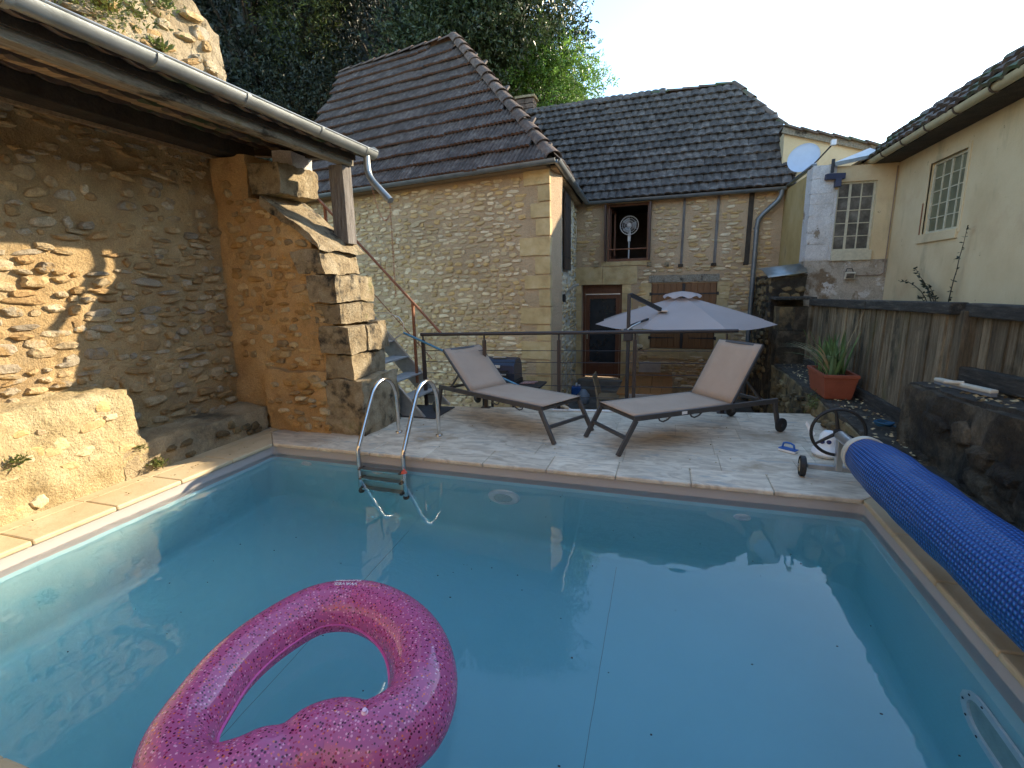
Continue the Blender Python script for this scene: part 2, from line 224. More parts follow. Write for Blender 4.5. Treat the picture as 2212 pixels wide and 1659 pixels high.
# ------------------------------------------------------------------ builders
WOFF = {}
def woff(p):
    return WOFF.get(p.name, Vector((0, 0, 0))) if p else Vector((0, 0, 0))
def attach(o, parent):
    C.objects.link(o)
    if parent:
        o.parent = parent; o.location = Vector(o.location) - woff(parent)
    WOFF[o.name] = woff(parent) + (o.location if not parent else Vector(o.location))
    return o
def props(o, label=None, cat=None, group=None, kind=None, category=None):
    cat = cat or category
    if label: o['label'] = label
    if cat: o['category'] = cat
    if group: o['group'] = group
    if kind: o['kind'] = kind
    return o
def thing(name, loc, label, cat, group=None):
    o = bpy.data.objects.new(name, None); o.location = loc; o.empty_display_size = 0.1; C.objects.link(o)
    WOFF[o.name] = Vector(loc)
    return props(o, label, cat, group)
class G:
    def __init__(s): s.v = []; s.f = []; s.mi = []; s.rn = []
    def add(s, vs, fs, mi=0, rn=0.0):
        b = len(s.v); s.v += [tuple(x) for x in vs]
        for f in fs: s.f.append(tuple(i+b for i in f)); s.mi.append(mi); s.rn.append(rn)
        return s
    def box(s, lo, hi, mi=0, rn=0.0, mtx=None):
        x0, y0, z0 = lo; x1, y1, z1 = hi
        vs = [Vector(p) for p in [(x0, y0, z0), (x1, y0, z0), (x1, y1, z0), (x0, y1, z0), (x0, y0, z1), (x1, y0, z1), (x1, y1, z1), (x0, y1, z1)]]
        if mtx: vs = [mtx @ p for p in vs]
        return s.add(vs, [(0, 3, 2, 1), (4, 5, 6, 7), (0, 1, 5, 4), (1, 2, 6, 5), (2, 3, 7, 6), (3, 0, 4, 7)], mi, rn)
    def bar(s, a, b, w, h, up=(0, 0, 1), mi=0, rn=0.0):
        a = Vector(a); b = Vector(b); d = (b-a); L = d.length; d.normalize(); u = Vector(up)
        x = d.cross(u)
        if x.length < 1e-4: x = d.cross(Vector((0, 1, 0)))
        x.normalize(); z = x.cross(d)
        m = Matrix((x, d, z)).transposed().to_4x4(); m.translation = a
        return s.box((-w/2, 0, -h/2), (w/2, L, h/2), mi, rn, m)
    def tube(s, pts, r, n=8, mi=0, caps=True, closed=False):
        pts = [Vector(p) for p in pts]; k = len(pts); rs = r if isinstance(r, (list, tuple)) else [r]*k
        vs = []; prev = None
        for i, p in enumerate(pts):
            if closed: t = pts[(i+1) % k]-pts[i-1]
            else: t = pts[min(i+1, k-1)]-pts[max(i-1, 0)]
            t.normalize()
            if prev is None:
                a = Vector((0, 0, 1)) if abs(t.z) < 0.9 else Vector((1, 0, 0)); x = t.cross(a).normalized()
            else:
                x = (prev - t*prev.dot(t)).normalized()
            prev = x; y = t.cross(x)
            for j in range(n):
                an = 2*math.pi*j/n; vs.append(p + (x*math.cos(an)+y*math.sin(an))*rs[i])
        fs = []
        for i in range(k if closed else k-1):
            for j in range(n):
                i2 = (i+1) % k
                fs.append((i*n+j, i*n+(j+1) % n, i2*n+(j+1) % n, i2*n+j))
        if caps and not closed: fs.append(tuple(range(n-1, -1, -1))); fs.append(tuple((k-1)*n+j for j in range(n)))
        return s.add(vs, fs, mi)
    def lathe(s, prof, o, ax=(0, 0, 1), n=20, mi=0, cap=True):
        ax = Vector(ax).normalized(); a = Vector((0, 0, 1)) if abs(ax.z) < 0.9 else Vector((1, 0, 0)); x = ax.cross(a).normalized(); y = ax.cross(x); o = Vector(o)
        vs = []
        for (r, h) in prof:
            for j in range(n):
                an = 2*math.pi*j/n; vs.append(o + ax*h + (x*math.cos(an)+y*math.sin(an))*r)
        fs = [(i*n+j, i*n+(j+1) % n, (i+1)*n+(j+1) % n, (i+1)*n+j) for i in range(len(prof)-1) for j in range(n)]
        if cap:
            fs.append(tuple(range(n-1, -1, -1))); fs.append(tuple((len(prof)-1)*n+j for j in range(n)))
        return s.add(vs, fs, mi)
    def prism(s, poly, d, mi=0, rn=0.0):
        poly = [Vector(p) for p in poly]; d = Vector(d); n = len(poly)
        vs = poly + [p+d for p in poly]
        return s.add(vs, [tuple(range(n-1, -1, -1)), tuple(range(n, 2*n))] + [(i, (i+1) % n, n+(i+1) % n, n+i) for i in range(n)], mi, rn)
    def mesh(s, name, mats, smooth=False, rn=False):
        me = bpy.data.meshes.new(name); me.from_pydata(s.v, [], s.f)
        for m in (mats if isinstance(mats, (list, tuple)) else [mats]): me.materials.append(m)
        if any(s.mi): me.polygons.foreach_set('material_index', s.mi)
        if rn:
            at = me.attributes.new('rnd', 'FLOAT', 'FACE'); at.data.foreach_set('value', s.rn)
        bm = bmesh.new(); bm.from_mesh(me); bmesh.ops.recalc_face_normals(bm, faces=bm.faces); bm.to_mesh(me); bm.free()
        if smooth:
            me.polygons.foreach_set('use_smooth', [True]*len(me.polygons))
            try: me.set_sharp_from_angle(angle=R(40))
            except Exception: pass
        me.update(); return me
    def build(s, name, mats, parent=None, smooth=False, bev=0.0, rn=False, **k):
        me = s.mesh(name, mats, smooth, rn); o = bpy.data.objects.new(name, me); attach(o, parent)
        if bev:
            b = o.modifiers.new('bevel', 'BEVEL'); b.width = bev; b.segments = 2; b.limit_method = 'ANGLE'; b.angle_limit = R(35)
        if k: props(o, **k)
        return o
def nv(p, s=1.0, a=1.0):
    return noise.noise_vector(Vector(p)*s)*a
def rockgeo(c8, res=0.12, amp=0.03, fr=2.5, mi=0, g=None, rn=0.0, fine=0.0):
    """eight corners (0-3 bottom loop, 4-7 top loop) -> closed lumpy block"""
    c8 = [Vector(c) for c in c8]; g = g or G()
    cen = sum(c8, Vector())/8
    faces = [(0, 3, 2, 1), (4, 5, 6, 7), (0, 1, 5, 4), (1, 2, 6, 5), (2, 3, 7, 6), (3, 0, 4, 7)]
    bm = {}; vs = []; fs = []
    def vid(p):
        k = (round(p.x, 4), round(p.y, 4), round(p.z, 4))
        if k not in bm:
            q = p + nv(p, fr, amp) + nv(p, fr*3.3, amp*0.45)
            if fine: q = q + nv(p, 9.0, fine) + nv(p, 21.0, fine*0.6)
            bm[k] = len(vs); vs.append(q)
        return bm[k]
    for f in faces:
        a, b, c, d = [c8[i] for i in f]
        nu = max(1, int(round(max((b-a).length, (c-d).length)/res))); nw = max(1, int(round(max((d-a).length, (c-b).length)/res)))
        # consistent counts along shared edges come from snapping keys; use per-direction counts of the block
        for i in range(nu):
            for j in range(nw):
                def P(u, w): return (a*(1-u)+b*u)*(1-w) + (d*(1-u)+c*u)*w
                fs.append((vid(P(i/nu, j/nw)), vid(P((i+1)/nu, j/nw)), vid(P((i+1)/nu, (j+1)/nw)), vid(P(i/nu, (j+1)/nw))))
    fs = [f for f in fs if len(set(f)) == 4]
    g.add(vs, fs, mi, rn); return g
def boxc(x0, x1, y0, y1, z0, z1):
    return [(x0, y0, z0), (x1, y0, z0), (x1, y1, z0), (x0, y1, z0), (x0, y0, z1), (x1, y0, z1), (x1, y1, z1), (x0, y1, z1)]

# rubble stones -----------------------------------------------------
def stone_mesh(name, k, m, blocky=False):
    rr = random.Random(k*77+5); n = 11
    rings = [(1.0, -0.9), (0.96, 0.30), (0.80, 0.86), (0.42, 1.0 + rr.uniform(-.1, .12))]
    rad = [rr.uniform(0.74, 1.12) for _ in range(n)]
    g = G(); vs = []
    off = [rr.uniform(-0.13, 0.13) for _ in range(n)]; pw = 0.55 if blocky else rr.uniform(0.6, 0.95)
    tx, ty = rr.uniform(-.2, .2), rr.uniform(-.2, .2)
    for s, z in rings:
        for j in range(n):
            an = 2*math.pi*(j+off[j])/n; c, t = math.cos(an), math.sin(an)
            x = math.copysign(abs(c)**pw, c)*0.5; y = math.copysign(abs(t)**pw, t)*0.5
            dz = z + (x*tx + y*ty + rr.uniform(-.1, .1) if z > 0 else 0)
            vs.append((x*s*rad[j]*(1+rr.uniform(-.06, .06)), y*s*rad[j]*(1+rr.uniform(-.06, .06)), dz + (rr.uniform(-.22, .22) if z > 0 else 0)))
    fs = [(i*n+j, i*n+(j+1) % n, (i+1)*n+(j+1) % n, (i+1)*n+j) for i in range(3) for j in range(n)]
    fs.append(tuple(3*n+j for j in range(n)))
    g.add(vs, fs); me = g.mesh(name, m, smooth=True)
    try: me.set_sharp_from_angle(angle=R(24))
    except Exception: pass
    return me
SM = {}
def stone_variants(m, blocky=False):
    key = m.name+str(blocky)
    if key not in SM: SM[key] = [stone_mesh('stone', k, m, blocky) for k in range(14)]
    return SM[key]
def place_pieces(parent, items, variants, m, name='stone', limit=300):
    """items: (matrix4x4, weight). largest as objects, rest one 'stuff' mesh"""
    items.sort(key=lambda t: -t[1]); off = woff(parent)
    for i, (mx, w) in enumerate(items[:limit]):
        o = bpy.data.objects.new(name, variants[random.randrange(len(variants))]); C.objects.link(o); o.parent = parent
        mm = mx.copy(); mm.translation = mm.translation - off; o.matrix_basis = mm
    rest = items[limit:]
    if rest:
        V = []; F = []; MI = []; RN = []; b = 0
        cache = []
        for me in variants:
            co = np.empty(len(me.vertices)*3); me.vertices.foreach_get('co', co); cache.append((co.reshape(-1, 3), [tuple(p.vertices) for p in me.polygons], [p.material_index for p in me.polygons]))
        for mx, w in rest:
            co, fs, mi = cache[random.randrange(len(cache))]
            A = np.array(mx); V.append(co @ A[:3, :3].T + A[:3, 3]); F += [tuple(i+b for i in f) for f in fs]; MI += mi; b += len(co)
            r = random.random(); RN += [r]*len(fs)
        V = np.concatenate(V) - np.array(off)
        me = bpy.data.meshes.new(name+'_field'); me.from_pydata(V.tolist(), [], F)
        for mm in variants[0].materials: me.materials.append(mm)
        me.polygons.foreach_set('material_index', MI)
        at = me.attributes.new('rnd', 'FLOAT', 'FACE'); at.data.foreach_set('value', RN)
        me.polygons.foreach_set('use_smooth', [True]*len(F))
        try: me.set_sharp_from_angle(angle=R(24 if name == 'stone' else 45))
        except Exception: pass
        o = bpy.data.objects.new('small_'+name+'s', me); C.objects.link(o); o.parent = parent; o['kind'] = 'stuff'
CAMP = Vector((0, 0, 1.55))
def rubble(parent, O, U, V, N, inside, ub, vb, hr, wr, m, cover=0.8, t=0.03, limit=300, blocky=False, jit=0.25, tilt=0.12, seed=1):
    rr = random.Random(seed); U = Vector(U).normalized(); V = Vector(V).normalized(); N = Vector(N).normalized(); O = Vector(O)
    items = []; v = vb[0]
    while v < vb[1]:
        h = rr.uniform(*hr); u = ub[0] - rr.uniform(0, wr[1])
        while u < ub[1]:
            w = rr.uniform(*wr) * (1.5 if rr.random() < 0.12 else 1)
            cu, cv = u+w/2, v+h/2+rr.uniform(-jit, jit)*h
            hh = h*rr.uniform(0.62, 0.98); ww = w*rr.uniform(0.78, 0.97)
            if rr.random() < cover and inside(cu-ww*0.42, cv) and inside(cu+ww*0.42, cv) and inside(cu, cv-hh*0.4) and inside(cu, cv+hh*0.4):
                P = O+U*cu+V*cv; a = rr.uniform(-tilt, tilt); tt = t*rr.uniform(0.5, 1.25)
                u2 = U*math.cos(a)+V*math.sin(a); v2 = V*math.cos(a)-U*math.sin(a)
                mx = Matrix((u2*ww, v2*hh, N*tt)).transposed().to_4x4(); mx.translation = P
                items.append((mx, ww*hh/max(1, (P-CAMP).length)**2))
            u += w
        v += h
    place_pieces(parent, items, stone_variants(m, blocky), m, limit=limit)
def inpoly(poly):
    def f(u, v):
        c = False; n = len(poly); j = n-1
        for i in range(n):
            xi, yi = poly[i]; xj, yj = poly[j]
            if (yi > v) != (yj > v) and u < (xj-xi)*(v-yi)/(yj-yi)+xi: c = not c
            j = i
        return c
    return f
def minus(f, rects):
    return lambda u, v: f(u, v) and not any(a < u < b and c < v < d for a, b, c, d in rects)

# roof tiles ---------------------------------------------------------
def tile_mesh(k, w, L, m, me2, waves=2, amp=0.018, th=0.016):
    rr = random.Random(k+40); n = 4*waves; g = G(); vs = []
    for s in (0, 1):           # 0 lower edge (raised), 1 upper edge
        z0 = 0.06*(1-s)+rr.uniform(-.004, .004)
        for i in range(n+1):
            x = -w*0.5 + w*i/n; z = z0 + amp*abs(math.sin(math.pi*waves*i/n))**.8 + (0.008 if i == n else 0)
            vs.append((x, -0.02 if s == 0 else L+0.03, z))
    lo = len(vs)
    for i in range(n+1):
        x, y, z = vs[i]; vs.append((x, y+0.002, z-th-0.022))
    g.add(vs, [(i, i+1, n+2+i, n+1+i) for i in range(n)])
    g.add([vs[i] for i in range(n+1)]+[vs[lo+i] for i in range(n+1)], [(i, n+1+i, n+2+i, i+1) for i in range(n)], 1)
    g.add([vs[n], vs[2*n+1], (w*0.5, L+0.03, -0.02), vs[lo+n]], [(0, 3, 2, 1)])
    g.add([vs[0], vs[n+1], (-w*0.5, L+0.03, -0.02), vs[lo]], [(0, 1, 2, 3)])
    return g.mesh('roof_tile', [m, me2], smooth=True)
def rooftiles(parent, O, U, S, inside, ulen, slen, tw, tl, m, m2, waves=2, amp=0.018, limit=300, seed=3, umin=0.0):
    U = Vector(U).normalized(); S = Vector(S).normalized(); N = U.cross(S); O = Vector(O); rr = random.Random(seed)
    var = [tile_mesh(k, tw*1.01, tl, m, m2, waves, amp) for k in range(6)]; items = []
    s = 0.0; row = 0
    while s < slen:
        u = umin - tw*(0.5 if row % 2 else 0)
        while u < ulen+tw:
            cu = u+tw/2
            if inside(cu, s+tl*0.35):
                P = O+U*cu+S*s+N*(rr.uniform(0.0, 0.012)+0.022*noise.noise(Vector((cu*.55, s*.8, seed)))); P = P + S*(rr.uniform(-.007, .007) - (.03 if rr.random() < .025 else 0))
                a = rr.uniform(-0.02, 0.02); b = rr.uniform(-0.022, 0.022)
                u2 = (U + S*a + N*b).normalized(); s2 = (S - U*a + N*rr.uniform(-.012, .012)).normalized()
                mx = Matrix((u2, s2, N)).transposed().to_4x4(); mx.translation = P
                items.append((mx, 1/max(1, (P-CAMP).length)))
            u += tw
        s += tl; row += 1
    place_pieces(parent, items, var, m, name='roof_tile', limit=limit)
def ridge_line(parent, a, b, r=0.11, L=0.36, m=None, name='ridge_tile'):
    a = Vector(a); b = Vector(b); d = b-a; n = max(1, int(d.length/L)); me = None
    d.normalize(); side = d.cross(Vector((0, 0, 1))).normalized(); up = side.cross(d)
    g = G(); k = 8; ln = (b-a).length/n
    vs = []
    for (y, rad, z) in ((-0.04, r*1.12, 0.02), (ln, r*0.92, 0)):
        for rr_ in (rad, rad-0.016):
            for i in range(k+1):
                an = math.pi*i/k; vs.append((math.cos(an)*rr_, y, math.sin(an)*rr_*0.8+z-0.03))
    q = k+1
    fs = [(i, i+1, 2*q+i+1, 2*q+i) for i in range(k)] + [(i, q+i, q+i+1, i+1) for i in range(k)] + [(q+i, 3*q+i, 3*q+i+1, q+i+1) for i in range(k)]
    g.add(vs, fs); me = g.mesh(name, m or m_ridge, smooth=True); off = woff(parent)
    for i in range(n):
        o = bpy.data.objects.new(name, me); C.objects.link(o); o.parent = parent
        P = a + d*(ln*i) + up*random.uniform(-.006, .01)
        s2 = (side+up*random.uniform(-.05, .05)).normalized(); mx = Matrix((s2, d, s2.cross(d))).transposed().to_4x4(); mx.translation = P-off; o.matrix_basis = mx

def halfpipe(g, a, b, r=0.065, n=8, th=0.006, mi=0, up=Vector((0, 0, 1))):
    a = Vector(a); b = Vector(b); d = (b-a).normalized(); s = d.cross(up).normalized(); u = s.cross(d)
    vs = []
    for p in (a, b):
        for rr_ in (r, r-th):
            for i in range(n+1):
                an = math.pi + math.pi*i/n; vs.append(p + s*math.cos(an)*rr_ + u*math.sin(an)*rr_)
    q = n+1
    fs = [(i, i+1, 2*q+i+1, 2*q+i) for i in range(n)] + [(q+i, 3*q+i, 3*q+i+1, q+i+1) for i in range(n)]
    fs += [(0, 2*q, 3*q, q), (n, q+n, 3*q+n, 2*q+n)] + [(i, q+i, q+i+1, i+1) for i in range(n)] + [(2*q+i, 2*q+i+1, 3*q+i+1, 3*q+i) for i in range(n)]
    g.add(vs, fs, mi); return g
def leaves(name, parent, m, pts, dirs, ln, wd, kind=None):
    """diamond leaves; pts (n,3), dirs (n,3)"""
    n = len(pts); pts = np.asarray(pts) - np.array(woff(parent)); d = np.asarray(dirs); d = d/np.linalg.norm(d, axis=1)[:, None]
    r = np.random.normal(size=(n, 3)); s = np.cross(d, r); s /= np.linalg.norm(s, axis=1)[:, None]
    nn = np.cross(d, s)
    ln = ln*np.random.uniform(0.6, 1.25, (n, 1)); wd = wd*np.random.uniform(0.7, 1.2, (n, 1))
    v = np.empty((n, 4, 3)); v[:, 0] = pts; v[:, 1] = pts + d*ln*0.45 + s*wd*0.5 + nn*wd*0.15; v[:, 2] = pts + d*ln; v[:, 3] = pts + d*ln*0.45 - s*wd*0.5 + nn*wd*0.15
    me = bpy.data.meshes.new(name); me.vertices.add(n*4); me.vertices.foreach_set('co', v.reshape(-1))
    me.loops.add(n*4); me.loops.foreach_set('vertex_index', np.arange(n*4)); me.polygons.add(n)
    me.polygons.foreach_set('loop_start', np.arange(n)*4); me.polygons.foreach_set('loop_total', np.full(n, 4))
    me.materials.append(m); me.update(calc_edges=True)
    at = me.attributes.new('rnd', 'FLOAT', 'FACE'); at.data.foreach_set('value', np.random.rand(n))
    o = bpy.data.objects.new(name, me); C.objects.link(o)
    if parent: o.parent = parent
    if kind: o['kind'] = kind
    return o

# ================================================================== SETTING
def struct(name, o): o['kind'] = 'structure'; return o
g = G(); g.box((-1500, -1500, -3.2), (1500, 1500, -3.0)); struct('', g.build('ground', m_ground))
# hillside rising behind the houses on the left
g = G(); nx, ny = 60, 60; vs = []
for j in range(ny+1):
    for i in range(nx+1):
        x = -60 + 80*i/nx; y = 13.5 + 50*j/ny
        t = max(0, y-16.0); h = -1.0 + min(t*3.4, 19 + 0.12*t) * max(0, min(1, (-6.6 - x)/3.0))
        vs.append((x, y, h + noise.noise(Vector((x*.3, y*.3, 0)))*0.8*min(1, max(0, h+1))))
g.add(vs, [(j*(nx+1)+i, j*(nx+1)+i+1, (j+1)*(nx+1)+i+1, (j+1)*(nx+1)+i) for j in range(ny) for i in range(nx)])
struct('', g.build('hill', m_hill, smooth=True))
# courtyard
g = G(); g.box((-9, 5.0, -3.0), (12, 30, -0.97)); court = struct('', g.build('courtyard', m_joint))
y = 6.6; rr = random.Random(5)
while y < 11.2:
    x = -4.0 + rr.uniform(-.3, 0); h = 0.45
    while x < 2.3:
        w = rr.uniform(0.4, 0.8); g = G(); g.box((x+.006, y+.006, -0.98), (x+w-.006, y+h-.006, -0.95+rr.uniform(0, .006))); g.build('flagstone', m_flag, court); x += w
    y += h

# ------------------------------------------------------------------ pool
PX0, PX1, PY0, PY1 = -3.87, 1.395, 0.765, 3.846
WZ = -0.11
def rrect(off, rad, z, n=6):
    x0, x1, y0, y1 = PX0+off, PX1-off, PY0+off, PY1-off; r = max(rad, 0.001); out = []
    for cx, cy_, a0 in ((x1-r, y1-r, 0), (x0+r, y1-r, 90), (x0+r, y0+r, 180), (x1-r, y0+r, 270)):
        for k in range(n+1):
            a = R(a0+90*k/n); out.append((cx+r*math.cos(a), cy_+r*math.sin(a), z))
    return out
g = G(); prof = [(0, .05, -0.03), (0, .06, -0.2), (.008, .07, -0.215), (.045, .10, -0.245), (.05, .12, -0.30), (.05, .12, -1.12), (.065, .13, -1.2), (.12, .2, -1.25)]
vs = []; K = 28
for off, rad, z in prof: vs += rrect(off, rad, z)
fs = [(i*K+j, i*K+(j+1) % K, (i+1)*K+(j+1) % K, (i+1)*K+j) for i in range(len(prof)-1) for j in range(K)] + [tuple((len(prof)-1)*K+j for j in range(K))]
g.add(vs, fs)
g.mi = [0 if k < 2*K else 1 for k in range(len(g.f))]
basin = struct('', g.build('pool_basin', [m_liner, m_liner2], smooth=True))
g = G()
for x in (-2.2, -.32): g.box((x, PY0+.22, -1.2515), (x+.0035, PY1-.22, -1.2490))
g.build('liner_seam', plain('seam_grey', (0.22, 0.30, 0.32)), basin)
# water: closed body just outside the liner faces
wm = bpy.data.materials.new('pool_water'); wm.use_nodes = True; t = wm.node_tree; N = t.nodes; N.remove(N['Principled BSDF'])
gl = N.new('ShaderNodeBsdfGlass'); gl.inputs['IOR'].default_value = 1.33; gl.inputs['Roughness'].default_value = 0.0; gl.inputs['Color'].default_value = (1, 1, 1, 1)
t.links.new(gl.outputs[0], N['Material Output'].inputs[0])
va = N.new('ShaderNodeVolumeAbsorption'); va.inputs['Color'].default_value = (0.16, 0.72, 0.86, 1); va.inputs['Density'].default_value = 0.28
t.links.new(va.outputs[0], N['Material Output'].inputs['Volume'])
g = G(); x0, x1, y0, y1 = PX0-.004, PX1+.004, PY0-.004, PY1+.004; nx, ny = 210, 130; vs = []
for j in range(ny+1):
    for i in range(nx+1):
        x = x0+(x1-x0)*i/nx; y = y0+(y1-y0)*j/ny
        f = math.exp(-max(0, x+3.87)/0.55)*max(0, min(1, (3.4-y)/0.8)); f = 0.10+f
        z = WZ + f*(0.0036*noise.noise(Vector((x*6.0, y*6.0, 1.3))) + 0.0026*noise.noise(Vector((x*15.0, y*15.0, 4.3))))
        vs.append((x, y, z))
top = [(j*(nx+1)+i, j*(nx+1)+i+1, (j+1)*(nx+1)+i+1, (j+1)*(nx+1)+i) for j in range(ny) for i in range(nx)]
g.add(vs, top)
def rim(idx):
    global g
    b = len(g.v); g.v += [(g.v[i][0], g.v[i][1], -1.27) for i in idx]
    for k in range(len(idx)-1): g.f.append((idx[k], b+k, b+k+1, idx[k+1])); g.mi.append(0); g.rn.append(0)
rim([i for i in range(nx+1)]); rim([j*(nx+1)+nx for j in range(ny+1)]); rim([ny*(nx+1)+i for i in range(nx, -1, -1)]); rim([j*(nx+1) for j in range(ny, -1, -1)])
g.add([(x0, y0, -1.27), (x1, y0, -1.27), (x1, y1, -1.27), (x0, y1, -1.27)], [(0, 3, 2, 1)])
me = g.mesh('water', wm, smooth=True)
bm = bmesh.new(); bm.from_mesh(me); bmesh.ops.remove_doubles(bm, verts=bm.verts, dist=1e-5); bmesh.ops.recalc_face_normals(bm, faces=bm.faces); bm.to_mesh(me); bm.free()
water = bpy.data.objects.new('water', me); C.objects.link(water); water['kind'] = 'structure'

# masonry under terrace and coping
g = G()
def ring(g, z0, z1, o, x0, x1, y0, y1):
    g.box((x0, y0, z0), (PX0-o, y1, z1)); g.box((PX1+o, y0, z0), (x1, y1, z1)); g.box((PX0-o, y0, z0), (PX1+o, PY0-o, z1)); g.box((PX0-o, PY1+o, z0), (PX1+o, y1, z1))
ring(g, -1.6, -0.009, 0.03, -4.6, 1.75, -2.5, 4.3)
g.prism([(-4.6, 4.3, -1.6), (1.75, 4.3, -1.6), (1.75, 6.30, -1.6), (-3.4, 5.60, -1.6), (-4.6, 5.45, -1.6)], (0, 0, 1.592))
terrace = struct('', g.build('terrace', m_joint))
def clip(poly, a, b, c):
    """keep a*x+b*y<=c"""
    out = []
    for i in range(len(poly)):
        p, q = poly[i], poly[(i+1) % len(poly)]; dp = a*p[0]+b*p[1]-c; dq = a*q[0]+b*q[1]-c
        if dp <= 0: out.append(p)
        if dp*dq < 0:
            t = dp/(dp-dq); out.append((p[0]+(q[0]-p[0])*t, p[1]+(q[1]-p[1])*t))
    return out
def slab(name, poly, z0, z1, m, parent, gap=.0016, bev=.0015):
    if len(poly) < 3: return
    cx = sum(p[0] for p in poly)/len(poly); cy_ = sum(p[1] for p in poly)/len(poly)
    ar = abs(sum(poly[i][0]*poly[(i+1) % len(poly)][1]-poly[(i+1) % len(poly)][0]*poly[i][1] for i in range(len(poly))))/2
    if ar < 0.004: return
    q = []
    for x, y in poly:
        q.append((x-math.copysign(min(gap, abs(x-cx)*.5), x-cx), y-math.copysign(min(gap, abs(y-cy_)*.5), y-cy_), z0))
    g = G(); g.prism(q, (0, 0, z1-z0)); return g.build(name, m, parent, bev=bev)
rr = random.Random(11)
CW = 0.33
# terrace tiles (opus-like courses)
y = PY1+CW; 
while y < 6.4:
    h = rr.choice([0.4, 0.4, 0.5]); x = -3.9 + rr.uniform(-.4, 0)
    while x < 1.75:
        w = rr.choice([0.61, 0.81, 0.81, 1.0])
        p = [(x, y), (x+w, y), (x+w, y+h), (x, y+h)]
        p = clip(p, 1, 0, 1.72); p = clip(p, -1, 0, 3.9); p = clip(p, -0.14, 1, 6.10)
        z = rr.uniform(-.001, .0015)
        if p: slab('travertine_tile', p, -0.034, z, m_trav, terrace)
        x += w
    y += h
coping = G(); coping.box((PX0-.44, PY0-.42, -0.0365), (PX0-.43, PY0-.41, -0.0355))
cop = coping.build('pool_coping', m_joint, kind='structure')
def cop_piece(poly, m, inner, z=0.004):
    """coping stone with a rounded nose that overhangs the pool by 2 cm on side `inner`"""
    gap = .002
    cx = sum(p[0] for p in poly)/len(poly); cy_ = sum(p[1] for p in poly)/len(poly)
    q = [(x-math.copysign(gap, x-cx), y-math.copysign(gap, y-cy_), -0.034) for x, y in poly]
    g = G(); g.prism(q, (0, 0, 0.034+z)); return g.build('coping_stone', m, cop, bev=.011)
nose = 0.02
n = 9; xs = [PX0+(PX1-PX0)*i/n for i in range(n+1)]
for i in range(n):
    a, b = xs[i], xs[i+1]; o0 = -CW if i == 0 else 0; o1 = CW if i == n-1 else 0
    ia = nose if i == 0 else 0; ib = -nose if i == n-1 else 0
    cop_piece([(a+ia, PY1-nose), (b+ib, PY1-nose), (b+o1, PY1+CW), (a+o0, PY1+CW)], m_trav, 'y')
    cop_piece([(a+ia, PY0+nose), (a+o0, PY0-CW), (b+o1, PY0-CW), (b+ib, PY0+nose)], m_travl, 'y')
n = 6; ys = [PY0+(PY1-PY0)*i/n for i in range(n+1)]
for i in range(n):
    a, b = ys[i], ys[i+1]; o0 = -CW if i == 0 else 0; o1 = CW if i == n-1 else 0; ia = nose if i == 0 else 0; ib = -nose if i == n-1 else 0
    WL = 0.44; l0 = -CW if i == 0 else 0; l1 = CW if i == n-1 else 0
    cop_piece([(PX0+nose, a+ia), (PX0+nose, b+ib), (PX0-CW*(1.0), b+l1), (PX0-CW, a+l0)], m_travl, 'x')
    cop_piece([(PX1-nose, a+ia), (PX1+CW, a+o0), (PX1+CW, b+o1), (PX1-nose, b+ib)], m_travl, 'x')
for i in range(8): # filler strip behind left coping
    slab('edge_tile', [(PX0-CW-.12, 0.3+.5*i), (PX0-CW, .3+.5*i), (PX0-CW, .8+.5*i), (PX0-CW-.12, .8+.5*i)], -0.034, 0.002, m_travl, terrace)
# black specks afloat / leaf bits
g = G(); rr = random.Random(2)
for k in range(60):
    x, y = rr.uniform(-2.8, 1.2), rr.uniform(1.2, 3.6); s = rr.uniform(.002, .006)
    g.box((x, y, WZ), (x+s*rr.uniform(1, 2), y+s, WZ+.002))
g.build('leaf_debris', plain('debris_dark', (0.02, 0.018, 0.015)), None, kind='stuff', label='tiny dark leaf bits drifting on the pool water', category='debris')

# ------------------------------------------------------------------ left stone wall, buttress, ledges
XW = -4.78
lw = thing('stone_wall', (XW-.3, 2.4, 0), 'long ochre rubble stone wall under the lean-to roof along the left side of the pool', 'wall')
rockgeo([(XW-.5, -1.5, -.3), (XW, -1.5, -.3), (XW-.02, 4.7, -.3), (XW-.5, 4.7, -.3), (XW-.5, -1.5, 3.08), (XW, -1.5, 3.08), (XW-.0, 4.7, 3.08), (XW-.5, 4.7, 3.08)], res=.045, amp=.03, fine=.011).build('wall_core', m_mort_l, lw, smooth=True)
rubble(lw, (XW-.004, 0, 0), (0, 1, 0), (0, 0, 1), (1, 0, 0), inpoly([(0.8, 0.1), (4.4, .1), (4.4, 3.0), (0.8, 3.0)]), (0.8, 4.4), (0.1, 3.0), (0.05, 0.125), (0.07, 0.27), m_stone_l, cover=0.84, t=0.03, tilt=.2, jit=.4, seed=3)
